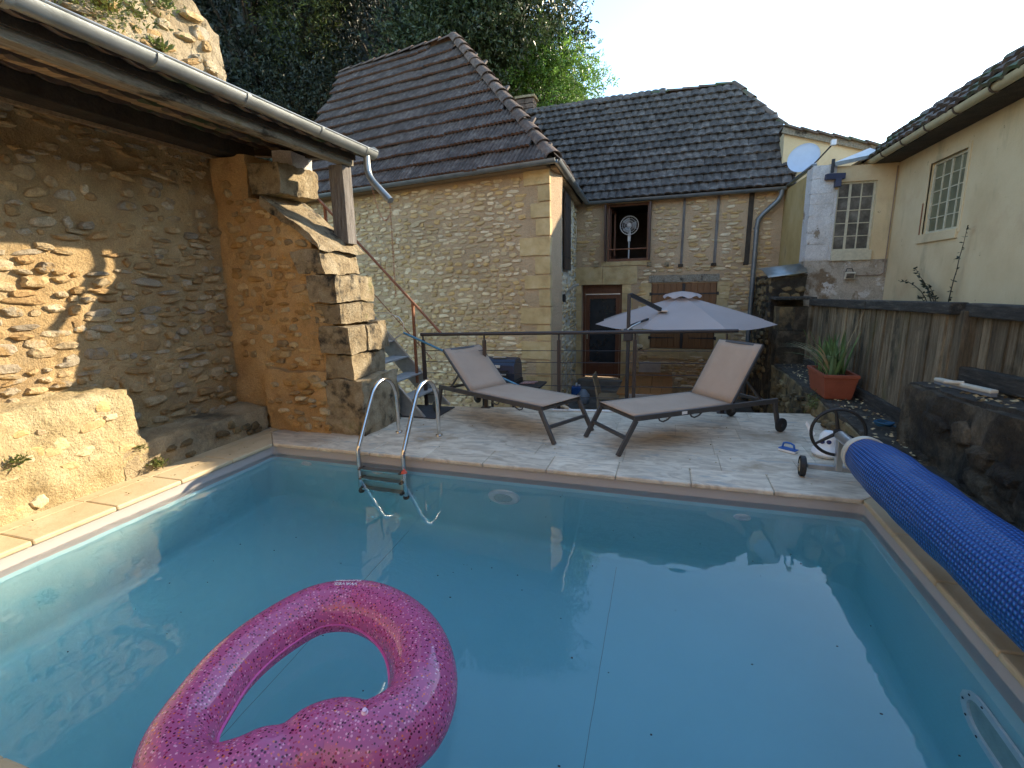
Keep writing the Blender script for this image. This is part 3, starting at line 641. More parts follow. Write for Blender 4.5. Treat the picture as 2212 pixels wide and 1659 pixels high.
# buttress
bt = thing('stone_buttress', (-3.9, 4.6, 0), 'stepped orange rubble buttress with weathered corner stones standing at the pool corner', 'wall')
BY0, BY1 = 4.36, 4.94
poly = [(-4.78, -.3), (-3.15, -.3), (-3.15, .6), (-3.2, 1.15), (-3.35, 1.55), (-3.42, 1.85), (-3.5, 2.12), (-4.05, 2.55), (-4.3, 2.6), (-4.3, 2.95), (-4.78, 2.95)]
for a, b in (((-4.9, -4.3), (2.95, 2.95)), ((-4.3, -3.95), (2.52, 2.40)), ((-3.95, -3.56), (2.38, 2.02)), ((-3.56, -3.40), (1.6, 1.5))):
    rockgeo([(a[0], BY0, -.3), (a[1], BY0, -.3), (a[1], BY1, -.3), (a[0], BY1, -.3), (a[0], BY0, b[0]), (a[1], BY0, b[1]), (a[1], BY1, b[1]), (a[0], BY1, b[0])], res=.045, amp=.03, fine=.011).build('wall_core', m_mort_b, bt, smooth=True)
rockgeo(boxc(-4.3, -3.5, 4.28, 4.4, -.2, .68), res=.045, amp=.045, fine=.014).build('footing', m_mort_b, bt, smooth=True)
ipb = inpoly([(-4.7, .68), (-3.38, .62), (-3.4, 1.2), (-3.5, 1.7), (-3.55, 2.05), (-4.1, 2.45), (-4.4, 2.6), (-4.7, 2.85)])
rubble(bt, (0, BY0+.004, 0), (1, 0, 0), (0, 0, 1), (0, -1, 0), ipb, (-4.75, -3.3), (.62, 2.9), (.05, .115), (.08, .22), m_stone_b, cover=.88, t=.027, tilt=.2, jit=.4, seed=5)
rubble(bt, (0, 4.285, 0), (1, 0, 0), (0, 0, 1), (0, -1, 0), inpoly([(-4.28, .0), (-3.45, .0), (-3.5, .64), (-4.28, .64)]), (-4.3, -3.4), (.0, .66), (.06, .12), (.1, .22), m_stone_b, cover=.9, t=.04, tilt=.2, jit=.4, seed=6)
def quoin(parent, x0, x1, y0, y1, z0, z1, m=m_weather, amp=.022, name='corner_stone', res=.055, skew=0):
    c = boxc(x0, x1, y0, y1, z0, z1)
    if skew: c = [(p[0]+(skew if p[2] == z1 else 0), p[1], p[2]) for p in c]
    return rockgeo(c, res=.04 if m is m_weather else res, amp=amp, fr=5, fine=.008 if m is m_weather else 0).build(name, m, parent, smooth=True)
quoin(bt, -3.52, -3.04, 4.29, 5.0, -.05, .60, amp=.035)
quoin(bt, -3.5, -3.16, 4.33, 4.66, .61, .86); quoin(bt, -3.5, -3.17, 4.675, 4.98, .61, .86)
quoin(bt, -3.52, -3.13, 4.28, 4.55, .88, 1.17); quoin(bt, -3.52, -3.12, 4.57, 4.83, .88, 1.16); quoin(bt, -3.5, -3.15, 4.85, 5.02, .88, 1.18)
quoin(bt, -3.6, -3.27, 4.34, 4.97, 1.20, 1.40)
quoin(bt, -3.62, -3.27, 4.30, 4.72, 1.42, 1.70); quoin(bt, -3.62, -3.29, 4.74, 5.0, 1.42, 1.69)
quoin(bt, -3.75, -3.40, 4.33, 4.97, 1.72, 1.96, skew=-.07)
rockgeo([(-4.12, 4.32, 2.42), (-3.42, 4.32, 1.95), (-3.40, 5.03, 1.95), (-4.12, 5.03, 2.42), (-4.12, 4.32, 2.54), (-3.50, 4.32, 2.07), (-3.48, 5.0, 2.07), (-4.12, 5.03, 2.54)], res=.07, amp=.03, fr=4).build('sloping_cap', m_weather, bt, smooth=True)
quoin(bt, -4.28, -3.88, 4.36, 4.95, 2.56, 2.86, amp=.035, m=m_weather, name='cap_stone')
quoin(bt, -4.16, -3.92, 4.6, 4.95, 2.86, 3.02, m=m_white, name='cap_stone')
# low bench ledge and big block on the left
bn = thing('stone_bench', (-4.5, 3.5, 0), 'low worn stone ledge between the big block and the buttress, along the pool coping', 'stone ledge')
rockgeo([(-4.8, 2.7, -.05), (-4.31, 2.7, -.05), (-4.33, 4.30, -.05), (-4.8, 4.36, -.05), (-4.8, 2.7, .27), (-4.34, 2.7, .27), (-4.36, 4.30, .25), (-4.8, 4.36, .27)], res=.04, amp=.03, fr=4, fine=.011).build('ledge_body', m_bench, bn, smooth=True)
rubble(bn, (-4.318, 0, 0), (0, 1, 0), (0, 0, 1), (1, 0, 0), inpoly([(2.85, .01), (4.2, .01), (4.2, .22), (2.85, .22)]), (2.85, 4.2), (.01, .22), (.05, .10), (.09, .2), m_ledge, cover=.85, t=.03, seed=8, tilt=.2, jit=.4)
bk = thing('stone_block', (-4.5, 1.8, 0), 'big sunlit masonry block beside the pool coping, left of the low ledge', 'stone block')
rockgeo([(-4.8, -1.2, -.05), (-4.30, -1.2, -.05), (-4.32, 2.96, -.05), (-4.8, 3.0, -.05), (-4.8, -1.2, .80), (-4.34, -1.2, .80), (-4.37, 2.84, .755), (-4.8, 2.88, .77)], res=.045, amp=.035, fr=4, fine=.015).build('block_body', m_block, bk, smooth=True)
rubble(bk, (-4.335, 0, 0), (0, 1, 0), (-.06, 0, 1), (1, 0, .06), inpoly([(0.6, .02), (2.9, .02), (2.78, .70), (0.6, .72)]), (0.6, 2.9), (.02, .74), (.06, .15), (.09, .28), m_stone_h, cover=.93, t=.017, tilt=.3, jit=.4, seed=9)

# ------------------------------------------------------------------ lean-to shelter roof on the left
sh = thing('lean_to_roof', (-3.3, 4.6, 2.0), 'old timber lean-to roof with weathered beam and post over the left stone wall', 'lean-to roof')
g = G(); g.bar((-3.28, -1.5, 2.865), (-3.28, 4.72, 2.865), .12, .11); g.build('eaves_beam', m_oldwood, sh, bev=.01)
g = G(); g.box((-3.44, 4.56, 1.98), (-3.26, 4.72, 2.81)); g.build('post', m_oldwoodz, sh, bev=.008)
g = G(); g.bar((-4.50, -1.5, 2.995), (-4.50, 4.5, 2.995), .30, .15); g.build('wall_plate', m_blackwood, sh, bev=.01)
g = G(); g.bar((-4.60, -1.5, 2.905), (-4.60, 4.45, 2.905), .06, .03); g.build('plate_batten', m_soffit, sh)
g = G(); g.bar((-3.3, 4.64, 2.90), (-4.9, 4.64, 3.10), .1, .07); g.build('end_rafter', m_blackwood, sh)
sl = 0.13; y = -1.45; rr = random.Random(4)
while y < 4.72:
    w = rr.uniform(.11, .17); z = rr.uniform(0, .012); g = G()
    a = Vector((-3.22, y+w/2, 2.945+z)); b = Vector((-5.3, y+w/2, 2.945+z+sl*2.08)); g.bar(a, b, w-.008, .02); g.build('soffit_board', m_soffit, sh); y += w
g = G(); g.prism([(-3.16, -1.5, 2.96), (-3.16, 4.74, 2.96), (-5.4, 4.74, 2.96+sl*2.24), (-5.4, -1.5, 2.96+sl*2.24)], (0, 0, .02)); g.build('roof_deck', m_blackwood, sh)
S = Vector((-1, 0, sl)).normalized()
rooftiles(sh, (-3.10, 4.78, 2.985), (0, -1, 0), (-1, 0, sl), lambda u, s: u < 6.3, 6.2, 2.2, .21, .3, m_tile3, m_tile3, waves=1, amp=.03, limit=240)
g = G(); g.prism([(-3.2, -1.5, 2.865), (-3.2, 4.7, 2.865), (-3.2, 4.7, 2.99), (-3.2, -1.5, 2.99)], (.02, 0, 0)); g.build('fascia_board', m_blackwood, sh)
gt = thing('roof_gutter', (-3.08, 4.8, 2.9), 'grey zinc half-round gutter along the lean-to eaves with a bent spout at its end', 'gutter')
g = G(); halfpipe(g, (-3.04, -1.5, 2.975), (-3.04, 4.83, 2.955), r=.068); g.build('trough', m_zinc, gt, smooth=True)
g = G(); g.tube([(-2.972, -1.5, 2.982), (-2.972, 4.83, 2.962)], .008, 6); g.build('rolled_lip', m_zinc, gt, smooth=True)
g = G(); g.lathe([(.066, 0), (.066, .004)], (-3.04, 4.83, 2.955), (0, 1, 0), 20); g.build('end_cap', m_zinc, gt)
for y in (4.62, 3.9, 3.05, 2.35, 1.6, .9):
    g = G(); halfpipe(g, (-3.04, y, 2.962), (-3.04, y+.035, 2.962), r=.076, th=.009); g.build('joint_band', m_zinc, gt, smooth=True)
g = G(); g.tube([(-3.04, 4.70, 2.90), (-3.04, 4.70, 2.80), (-3.035, 4.70, 2.74), (-3.01, 4.69, 2.68), (-2.96, 4.67, 2.62), (-2.72, 4.60, 2.40)], .036, 14); g.build('spout', m_zinc, gt, smooth=True)
def chain(name, pts, label, m, par=None):
    g = G(); k = 0
    P = [Vector(p) for p in pts]; L = .03
    for a, b in zip(P[:-1], P[1:]):
        n = max(1, int((b-a).length/L)); d = (b-a)/n
        for i in range(n):
            c = a+d*(i+.5); dd = d.normalized(); s = dd.cross(Vector((0.3, 1, 0.1))).normalized(); s = s if k % 2 == 0 else dd.cross(s)
            g.tube([c+dd*.02*math.cos(t)+s*.008*math.sin(t) for t in [2*math.pi*j/8 for j in range(8)]], .0022, 4, closed=True); k += 1
    return g.build(name, m, None, label=label, category='chain')
def sag(a, b, s, n=14):
    a = Vector(a); b = Vector(b); return [a.lerp(b, t/n)-Vector((0, 0, s*4*(t/n)*(1-t/n))) for t in range(n+1)]
chain('rusty_chain', sag((-3.04, 4.74, 2.66), (-2.74, 4.60, 2.26), .20) , 'rusty chain looping from the gutter down to the spout end', m_rust)
chain('hanging_chain', [(-2.73, 4.6, 2.39), (-2.735, 4.6, 1.4)], 'thin rusty rain chain hanging straight down from the spout tip', m_rust)

SHV = Vector((-.155, .23, .068))
for o_ in C.objects:
    if o_.name.startswith(('lean_to_roof', 'roof_gutter', 'rusty_chain', 'hanging_chain')): o_.location = Vector(o_.location)+SHV
# ------------------------------------------------------------------ upper old wall
uw = thing('ruined_wall', (-6.2, 5, 3), 'tall ruined sunlit rubble wall with plants growing on it above the lean-to', 'wall')
def uwz(y): return 5.35 - max(0, y-4.4)*0.42 - max(0, y-5.25)*0.4
ysn = [1.0, 2, 3, 4, 4.7, 5.1, 5.4, 5.55]
for a, b in zip(ysn[:-1], ysn[1:]):
    ea = 0 ; rockgeo([(-6.4, a, 2.5), (-5.6, a, 2.5), (-5.6, b, 2.5), (-6.4, b, 2.5), (-6.4, a, uwz(a)), (-5.62, a, uwz(a)), (-5.62, b, uwz(b)), (-6.4, b, uwz(b))], res=.06, amp=.06, fr=2.5, fine=.025).build('wall_core', m_ruin, uw, smooth=True)
rubble(uw, (-5.6, 0, 0), (0, 1, 0), (0, 0, 1), (1, 0, 0), lambda u, v: 2.0 < u < 5.52 and 3.4 < v < uwz(u)-.06, (2.0, 5.55), (3.4, 5.4), (.08, .2), (.12, .4), m_stone_l, cover=.85, t=.045, seed=12, tilt=.4, jit=.4)

# unseen yard and house added behind the camera; their sunlit wall bounces warm light
g = G(); g.box((-9, -6.5, -3.0), (9, -2.5, -.05)); g.build('yard', m_flag, None, kind='structure')
nb_ = thing('bounce_fill_house', (0, -5.2, 0), 'unseen stone house added behind the camera to bounce warm sunlight', 'house')
g = G()
for q in ((-8, -3.2, 0, 6), (-2.0, 2.2, 0, 6), (3.4, 8, 0, 6), (-3.2, -2.0, 1.6, 2.6), (-3.2, -2.0, 4.0, 6), (2.2, 3.4, 2.2, 6)): g.box((q[0], -6.0, q[2]-.1), (q[1], -5.2, q[3]))
g.box((-3.2, -6.0, -.1), (-2.0, -5.2, .5)); g.build('front_wall', m_mort_h, nb_)
for q in ((-3.2, -2.0, .5, 1.6), (-3.2, -2.0, 2.6, 4.0)):
    g = G(); g.box((q[0], -5.5, q[2]), (q[1], -5.45, q[3])); g.build('window', m_glassd, nb_)
g = G(); g.box((2.2, -5.5, -.1), (3.4, -5.42, 2.2)); g.build('door', m_door, nb_)
# ------------------------------------------------------------------ house one (left, hipped)
C1g = Vector((-1.656, 7.27, 3.3)); Ag = Vector((-7.24, 8.29, 3.3)); C2g = Vector((-1.845, 11.1, 3.3)); Bg = Vector((1.975, 10.955, 3.3))
u1 = (C1g-Ag).normalized(); n1 = Vector((-u1.y, u1.x, 0))      # n1 points into the building
h1 = thing('stone_house', (-4.2, 9.2, -.95), 'pale stone house with steep hipped brown tiled roof behind the stairs', 'house')
Wc = Vector((-1.77, 7.5, 0)); Wd = Vector((-2.04, 11.3, 0)); We = Wc - u1*5.45
wl = rockgeo([We+Vector((0, 0, -1.1)), Wc+Vector((0, 0, -1.1)), Wc+n1*.5+Vector((0, 0, -1.1)), We+n1*.5+Vector((0, 0, -1.1)), We+Vector((0, 0, 3.3)), Wc+Vector((0, 0, 3.3)), Wc+n1*.5+Vector((0, 0, 3.3)), We+n1*.5+Vector((0, 0, 3.3))], res=.15, amp=.012).build('front_wall', m_mort_h, h1, smooth=True)
rubble(wl, We-n1*.004, u1, (0, 0, 1), -n1, minus(inpoly([(0.05, -.9), (5.42, -.9), (5.42, 3.2), (0.05, 3.2)]), [(5.08, 5.5, -1, 3.3)]), (0, 5.45), (-.9, 3.22), (.05, .095), (.09, .24), m_stone_h, cover=.95, t=.012, tilt=.15, jit=.35, seed=21)
qi = []
z = -.95; k = 0; rr = random.Random(9)
while z < 3.15:
    hgt = rr.uniform(.22, .34); ln = rr.choice([.42, .30, .5]) if k % 2 else rr.uniform(.16, .24)
    a = Wc - u1*ln - n1*.02 + Vector((0, 0, z+.012)); 
    c = [a, Wc - n1*.02 + Vector((.016, 0, z+.012)), Wc+Vector((.016, .3, z+.012)), a+n1*.3]; c += [p+Vector((0, 0, hgt-.024)) for p in c]
    rockgeo(c, res=.12, amp=.008, fr=4).build('quoin', m_quoin, wl, smooth=True); z += hgt; k += 1
# side wall facing right, with shutters
us = (Wd-Wc).normalized(); ns = Vector((us.y, -us.x, 0))   # outward +x
sw_ = rockgeo([Wc+Vector((0, .01, -1.1)), Wd+Vector((0, 0, -1.1)), Wd-ns*.4+Vector((0, 0, -1.1)), Wc-u1*.4+n1*.06+Vector((0, 0, -1.1)), Wc+Vector((0, .01, 3.3)), Wd+Vector((0, 0, 3.3)), Wd-ns*.4+Vector((0, 0, 3.3)), Wc-u1*.4+n1*.06+Vector((0, 0, 3.3))], res=.15, amp=.015).build('side_wall', m_mort_w, h1, smooth=True)
rubble(sw_, Wc+ns*.004, us, (0, 0, 1), ns, minus(inpoly([(.1, -.9), (3.75, -.9), (3.75, 3.2), (.1, 3.2)]), [(1.3, 2.35, 1.75, 3.3)]), (0, 3.8), (-.9, 3.2), (.06, .12), (.1, .26), m_stone_h, cover=.7, t=.018, seed=22)
wn = G(); 
for k, t0 in enumerate((1.42, 1.84)):
    p = Wc + us*t0 + ns*.03
    s_ = G(); s_.prism([p+Vector((0, 0, 1.82)), p+us*.40+Vector((0, 0, 1.82)), p+us*.40+Vector((0, 0, 3.18)), p+Vector((0, 0, 3.18))], ns*.03); so = s_.build('shutter', plain('dark_brown_shutter', (.035, .022, .017), rough=.5), h1)
    for zz in (2.05, 2.95):
        s2 = G(); q = p+ns*.032+Vector((0, 0, zz)); s2.bar(q+us*.02, q+us*.38, .008, .03); s2.build('hinge_strap', m_iron, so)
# wall lamp
g = G(); p = Wc + us*1.45 + ns*.03 + Vector((0, 0, 1.32)); g.box(p-Vector((.02, .04, .08)), p+Vector((.03, .04, .06))); 
lamp = thing('wall_lamp', p, 'small curved lamp bracket on the whitewashed side wall of the left house', 'wall lamp')
g.build('bracket', m_iron, lamp); g = G(); g.tube([p+Vector((.02, 0, .03)), p+Vector((.08, 0, .12)), p+Vector((.17, 0, .2)), p+Vector((.27, 0, .23))], [.012, .02, .028, .02], 8); g.build('arm', m_alu, lamp, smooth=True)
# dark stone band at bottom of side wall = recess corner of facade built below
# roof one
RA = Vector((-7.69, 11.03, 6.60)); RB = Vector((-4.44, 10.36, 6.58))
roof1 = G(); E0 = C1g+Vector((.02, -.02, .03)); E1 = Ag+Vector((0, 0, .03)); Cb = Vector((-2.05, 13.6, 3.33)); Rb2 = Vector((-4.6, 12.6, 6.58)); Ab = Vector((-7.3, 14.5, 3.3))
dn = Vector((0, 0, -.03))
roof1.add([E1+dn, E0+dn, RB+dn, RA+dn], [(0, 1, 2, 3)]); roof1.add([E0+dn, Cb+dn, RB+dn], [(0, 1, 2)]); roof1.add([E1+dn, RA+dn, Ab+dn], [(0, 1, 2)]); roof1.add([RA+dn, RB+dn, Cb+dn, Ab+dn], [(0, 1, 2, 3)]); roof1.add([E1+dn, E0+dn, Cb+dn, Ab+dn], [(0, 1, 2, 3)])
ro1 = roof1.build('roof', m_blackwood, h1)
def facet(parent, P0, P1, Q1, Q0, tw, tl, m, m2, **k):
    """tile a roof facet: eave P0->P1, upper edge Q0 (above P0) -> Q1"""
    U = (P1-P0).normalized(); Nn = U.cross((Q0 if Q0 else Q1)-P0).normalized(); S = Nn.cross(U).normalized()
    def uv(p): return ((p-P0).dot(U), (p-P0).dot(S))
    ins = k.pop('inset', 0.0)
    poly = [uv(p) for p in ((P0, P1, Q1, Q0) if Q0 and Q1 else (P0, P1, Q0 or Q1))]
    f = inpoly(poly); um = max(p[0] for p in poly); sm = max(p[1] for p in poly)
    rooftiles(parent, P0 - S*.05, U, S, lambda u, s: f(u-ins, max(s, 0.02)) and f(u+ins, max(s, .02)), um, sm, tw, tl, m, m2, umin=min(p[0] for p in poly), **k)
facet(ro1, E1, E0, RB, RA, .225, .335, m_tile1, m_tile1e, waves=3, amp=.026)
facet(ro1, E0, Cb, RB, None, .225, .335, m_tile1, m_tile1e, waves=3, amp=.022, limit=120, inset=.2)
ridge_line(ro1, E0+Vector((-.03, .05, .03)), RB+Vector((0, 0, .05)), r=.12)
ridge_line(ro1, RB+Vector((0, 0, .03)), RA+Vector((0, 0, .03)), r=.08)
g = G(); halfpipe(g, Ag+Vector((-.1, -.05, -.01)), C1g+Vector((.06, -.06, 0)), r=.06); halfpipe(g, C1g+Vector((.06, -.06, 0)), C2g+Vector((.06, 0, 0)), r=.06)
g1 = thing('eaves_gutter', C1g, 'grey zinc eaves gutter running round the corner of the left house', 'gutter'); g.build('trough', m_zincp, g1, smooth=True)
for t_ in (.12, .28, .44, .6, .76, .9):
    q = (Ag+Vector((-.1, -.05, -.01))).lerp(C1g+Vector((.06, -.06, 0)), t_); g = G(); halfpipe(g, q, q+u1*.03, r=.067, th=.008); g.build('joint_band', m_zincp, g1, smooth=True)
for t_ in (.3, .62):
    q = (C1g+Vector((.06, -.06, 0))).lerp(C2g+Vector((.06, 0, 0)), t_); g = G(); halfpipe(g, q, q+us*.05, r=.067, th=.008); g.build('joint_band', m_zincp, g1, smooth=True)
# wooden eaves under roof edge
g = G(); g.bar(We+Vector((0, 0, 3.26))-n1*.1, Wc+Vector((.02, 0, 3.26))-n1*.1, .2, .04); g.build('eaves_board', m_soffit, h1)
g = G(); g.bar(Wc+Vector((.05, 0, 3.26)), Wd+Vector((.06, -.2, 3.26)), .14, .04); g.build('eaves_board', m_soffit, h1)

# ------------------------------------------------------------------ house two (facade with door)
h2 = thing('farmhouse', (0, 12, -.95), 'stone farmhouse with dark tiled roof, red-brown glazed door and wooden shutters', 'house')
F0 = Vector((-2.06, 11.28, 0)); F1 = Vector((2.05, 11.14, 0)); uf = (F1-F0).normalized(); nf = Vector((uf.y, -uf.x, 0))  # outward (-y)
def FP(u, v, n=0.0): return F0 + uf*u + Vector((0, 0, v)) + nf*n
FX = lambda x: x-(-2.06)
door = (FX(-1.91), FX(-1.00), -.62, 1.53); win = (FX(-1.36), FX(-.46), 2.03, 3.24); shw = (FX(-.37), FX(.95), .12, 1.55)
fw = G()
def fpan(u0, u1_, v0, v1):
    c = [FP(u0, v0), FP(u1_, v0), FP(u1_, v0, -.5), FP(u0, v0, -.5), FP(u0, v1), FP(u1_, v1), FP(u1_, v1, -.5), FP(u0, v1, -.5)]
    fw.box((0, 0, 0), (1, 1, 1), mtx=None) if False else fw.add(c, [(0, 3, 2, 1), (4, 5, 6, 7), (0, 1, 5, 4), (1, 2, 6, 5), (2, 3, 7, 6), (3, 0, 4, 7)])
W2 = 4.12
fpan(-.1, door[0], -1.1, 1.53); fpan(door[0], door[1], -1.1, -.62); fpan(door[1], shw[0], -1.1, 1.53); fpan(shw[0], shw[1], -1.1, .12); fpan(shw[1], W2, -1.1, 1.53)
fpan(-.1, W2, 1.53, 2.03); fpan(-.1, win[0], 2.03, 3.24); fpan(win[1], W2, 2.03, 3.24); fpan(-.1, W2, 3.24, 3.4)
fo = fw.build('front_wall', m_mort_h, h2)
holes = [(door[0]-.3, door[1]+.28, -1.2, 1.98), (win[0]-.12, win[1]+.06, 1.88, 3.4), (shw[0]-.04, shw[1]+.04, .0, 1.72)] + [(FX(x)-.05, FX(x)+.05, 1.88, 3.4) for x in (.215, .865, 1.47)]
rubble(fo, FP(0, 0, .002), uf, (0, 0, 1), nf, minus(inpoly([(0, -.9), (4.0, -.9), (4.0, 3.25), (0, 3.25)]), holes), (0, 4.0), (-.9, 3.25), (.055, .105), (.10, .28), m_stone_h, cover=.92, t=.02, tilt=.1, seed=31)
def fq(u0, u1_, v0, v1, m=m_quoin, name='dressed_stone', out=.018, back=.1, amp=.008):
    c = [FP(u0+.006, v0+.006, out), FP(u1_-.006, v0+.006, out), FP(u1_-.006, v0+.006, -back), FP(u0+.006, v0+.006, -back)]; c += [p+Vector((0, 0, v1-v0-.012)) for p in c]
    return rockgeo(c, res=.12, amp=amp, fr=4).build(name, m, fo, smooth=True)
rr = random.Random(3)
z = -.95
while z < 1.5:
    hh = min(rr.uniform(.26, .4), 1.53-z)
    if hh > .05: fq(door[1], door[1]+rr.uniform(.18, .3), z, z+hh); fq(-.0, door[0], z, z+hh)
    z += hh
fq(-.0, .62, 1.53, 1.93); fq(.62, door[1]+.32, 1.53, 1.93)
z = .12
while z < 1.5:
    hh = min(rr.uniform(.26, .4), 1.55-z)
    if hh > .05: fq(shw[0]-rr.uniform(.16, .25), shw[0], z, z+hh); fq(shw[1], shw[1]+rr.uniform(.18, .32), z, z+hh)
    z += hh
fq(shw[0]-.05, shw[0]+.62, -.1, .12); fq(shw[0]+.62, shw[1]+.08, -.1, .12)
fq(win[0]-.12, win[1]+.05, 1.93, 2.03)
c = [FP(shw[0]-.06, 1.555, .03), FP(shw[1]+.03, 1.555, .03), FP(shw[1]+.03, 1.555, -.2), FP(shw[0]-.06, 1.555, -.2)]; c += [p+Vector((0, 0, .15)) for p in c]
rockgeo(c, res=.1, amp=.01, fr=5).build('oak_lintel', m_oldwood, fo, smooth=True)
for i, x in enumerate((.215, .865, 1.47)):
    w = (.05, .055, .09)[i]; u = FX(x)
    g = G(); c = [FP(u-w/2, 1.93, .022), FP(u+w/2, 1.93, .022), FP(u+w/2+.015, 3.25, .022), FP(u-w/2+.015, 3.25, .022)]; g.prism(c, -nf*.08); g.build('timber_stud', m_blackwood if i == 2 else m_oldwoodz, fo)
    g = G(); g.box((-.05, -.03, -.03), (.05, .03, .03), mtx=Matrix.Translation(FP(u-.01, 1.9, .03))); g.build('stud_foot', m_blackwood, fo, bev=.008)
for u, v in ((win[0]-.22, 1.97), (win[1]+.02, 1.95), (FX(-.1)+.02, 1.93)):
    g = G(); g.box((-.045, -.03, -.045), (.045, .03, .045), mtx=Matrix.Translation(FP(u, v, .02))); g.build('stone_corbel', m_weather, fo, bev=.01)
# door
dr = G(); u0, u1_, v0, v1 = door; d = -.16
def fbox(g, u0, u1_, v0, v1, n0, n1_, mi=0):
    c = [FP(u0, v0, n1_), FP(u1_, v0, n1_), FP(u1_, v0, n0), FP(u0, v0, n0)]; c += [p+Vector((0, 0, v1-v0)) for p in c]
    g.add(c, [(0, 3, 2, 1), (4, 5, 6, 7), (0, 1, 5, 4), (1, 2, 6, 5), (2, 3, 7, 6), (3, 0, 4, 7)], mi)
fbox(dr, u0, u0+.06, v0, v1, -.22, d); fbox(dr, u1_-.06, u1_, v0, v1, -.22, d); fbox(dr, u0+.06, u1_-.06, v1-.06, v1, -.22, d); fbox(dr, u0+.06, u1_-.06, v1-.20, v1-.06, -.24, d-.015)
do = dr.build('door', m_door, h2, bev=.004)
g = G(); a, b = u0+.065, u1_-.065
fbox(g, a, a+.09, v0+.02, v1-.22, -.235, d-.012); fbox(g, b-.09, b, v0+.02, v1-.22, -.235, d-.012); fbox(g, a+.09, b-.09, v1-.31, v1-.22, -.235, d-.012); fbox(g, a+.09, b-.09, v0+.02, v0+.36, -.235, d-.012)
g.build('door_leaf', m_door, do, bev=.004)
g = G(); fbox(g, a+.13, b-.13, v0+.08, v0+.30, -.2, d-.002); g.build('door_panel', m_door, do, bev=.008)
g = G(); fbox(g, a+.09, b-.09, v0+.36, v1-.31, -.225, -.205); g.build('door_glass', m_glassd, do)
g = G(); p = FP(a+.04, .42, d-.0); g.tube([p, p+nf*.05, p+nf*.055+uf*.11], .009, 8); g.box((-.018, -.006, -.1), (.018, .006, .1), mtx=Matrix.Translation(p-Vector((0, 0, .03)))); g.build('door_handle', m_steel, do, smooth=True)
g = G(); g.bar(FP(u0+.06, v1-.215, d+.01), FP(u1_-.06, v1-.215, d+.01), .02, .02); g.build('weather_strip', plain('frayed_white_trim', (.5, .45, .42)), do)
g = G(); fbox(g, u0-.05, u1_+.05, -.78, -.63, -.1, .22); g.build('door_step', m_flag, h2, bev=.01)
g = G(); fbox(g, u0-.15, u1_+.1, -.94, -.78, -.1, .52); g.build('door_step', m_flag, h2, bev=.01)
# closed room box, indoor darkness painted into its wall colour
m_room = plain('darkened_room_wall', (.07, .06, .055), rough=.95)
for q in ((win[0]-1, win[1]+1, 1.5, 3.4, -2.3, -2.2), (win[0]-1, win[0]-.95, 1.5, 3.3, -2.2, -.5), (win[1]+.95, win[1]+1, 1.5, 3.3, -2.2, -.5), (win[0]-1, win[1]+1, 3.3, 3.38, -2.2, -.51), (win[0]-1, win[1]+1, 1.5, 1.56, -2.2, -.51)):
    g = G(); fbox(g, *q); g.build('room_wall', m_room, h2)
# upper window frame
g = G(); u0, u1_, v0, v1 = win
for q in ((u0, u0+.05, v0, v1), (u1_-.05, u1_, v0, v1), (u0+.05, u1_-.05, v0, v0+.06), (u0+.05, u1_-.05, v1-.05, v1)): fbox(g, *q, -.16, -.06)
wf = g.build('window', m_door, h2, bev=.004)
for s, u in ((1, u0+.03), (-1, u1_-.03)):       # casements swung inside
    g = G(); p = FP(u, v0+.06, -.17); q = FP(u+s*.06, v0+.06, -.55)
    for (a_, b_, z0, z1) in ((0, .12, 0, 1.08), (.88, 1, 0, 1.08), (.12, .88, 0, .07), (.12, .88, 1.01, 1.08)):
        A = p.lerp(q, a_); B = p.lerp(q, b_); g.prism([A+Vector((0, 0, z0)), B+Vector((0, 0, z0)), B+Vector((0, 0, z1)), A+Vector((0, 0, z1))], uf*.035)
    g.build('casement', m_door, wf)
for u in (u0-.035, u1_+.0):
    g = G(); fbox(g, u, u+.035, v0+.01, v1-.02, .0, .16); g.build('open_shutter', plain('edge_on_shutter', (.06, .028, .018)), wf)
g = G(); g.tube([FP(u0+.05, v0+.26, -.03), FP(u1_-.05, v0+.26, -.03)], .014, 8); g.build('guard_rail', m_rust, wf, smooth=True)
# ground-floor shutters
u0, u1_, v0, v1 = shw; mid = (u0+u1_)/2
g = G(); fbox(g, u0, u1_, v0, v1, -.2, -.15); g.build('window_recess', m_iron, h2)
for k, (a, b) in enumerate(((u0+.01, mid-.03), (mid+.03, u1_-.01))):
    g = G(); fbox(g, a, b, v0+.01, v1-.01, -.045, -.03); sp = g.build('shutter', m_shut, h2)
    nb = 5
    for i in range(nb):
        g = G(); fbox(g, a+(b-a)*i/nb+.003, a+(b-a)*(i+1)/nb-.003, v0+.012, v1-.012, -.03, -.008); g.build('shutter_board', m_shut, sp, bev=.003)
    for zz in (v0+.24, v1-.24):
        g = G(); s0 = a-.03 if k == 0 else b+.03; s1 = a+.5 if k == 0 else b-.5
        g.prism([FP(s0, zz-.018, -.006), FP(s1, zz-.008, -.006), FP(s1, zz+.008, -.006), FP(s0, zz+.018, -.006)], nf*.008); g.box((-.02, -.02, -.035), (.02, .02, .035), mtx=Matrix.Translation(FP(s0, zz, .005))); g.build('hinge_strap', m_iron, sp)
g = G(); fbox(g, mid-.028, mid+.028, v0+.01, v1-.01, -.05, -.012); g.build('centre_bar', m_iron, h2)
for u in (shw[0]-.16, shw[1]+.2):
    g = G(); p = FP(u, .13, .01); g.tube([p, p+nf*.07, p+nf*.08+uf*(.08 if u < 1 else -.08)+Vector((0, 0, -.04))], .012, 6); g.build('shutter_catch', m_iron, h2)
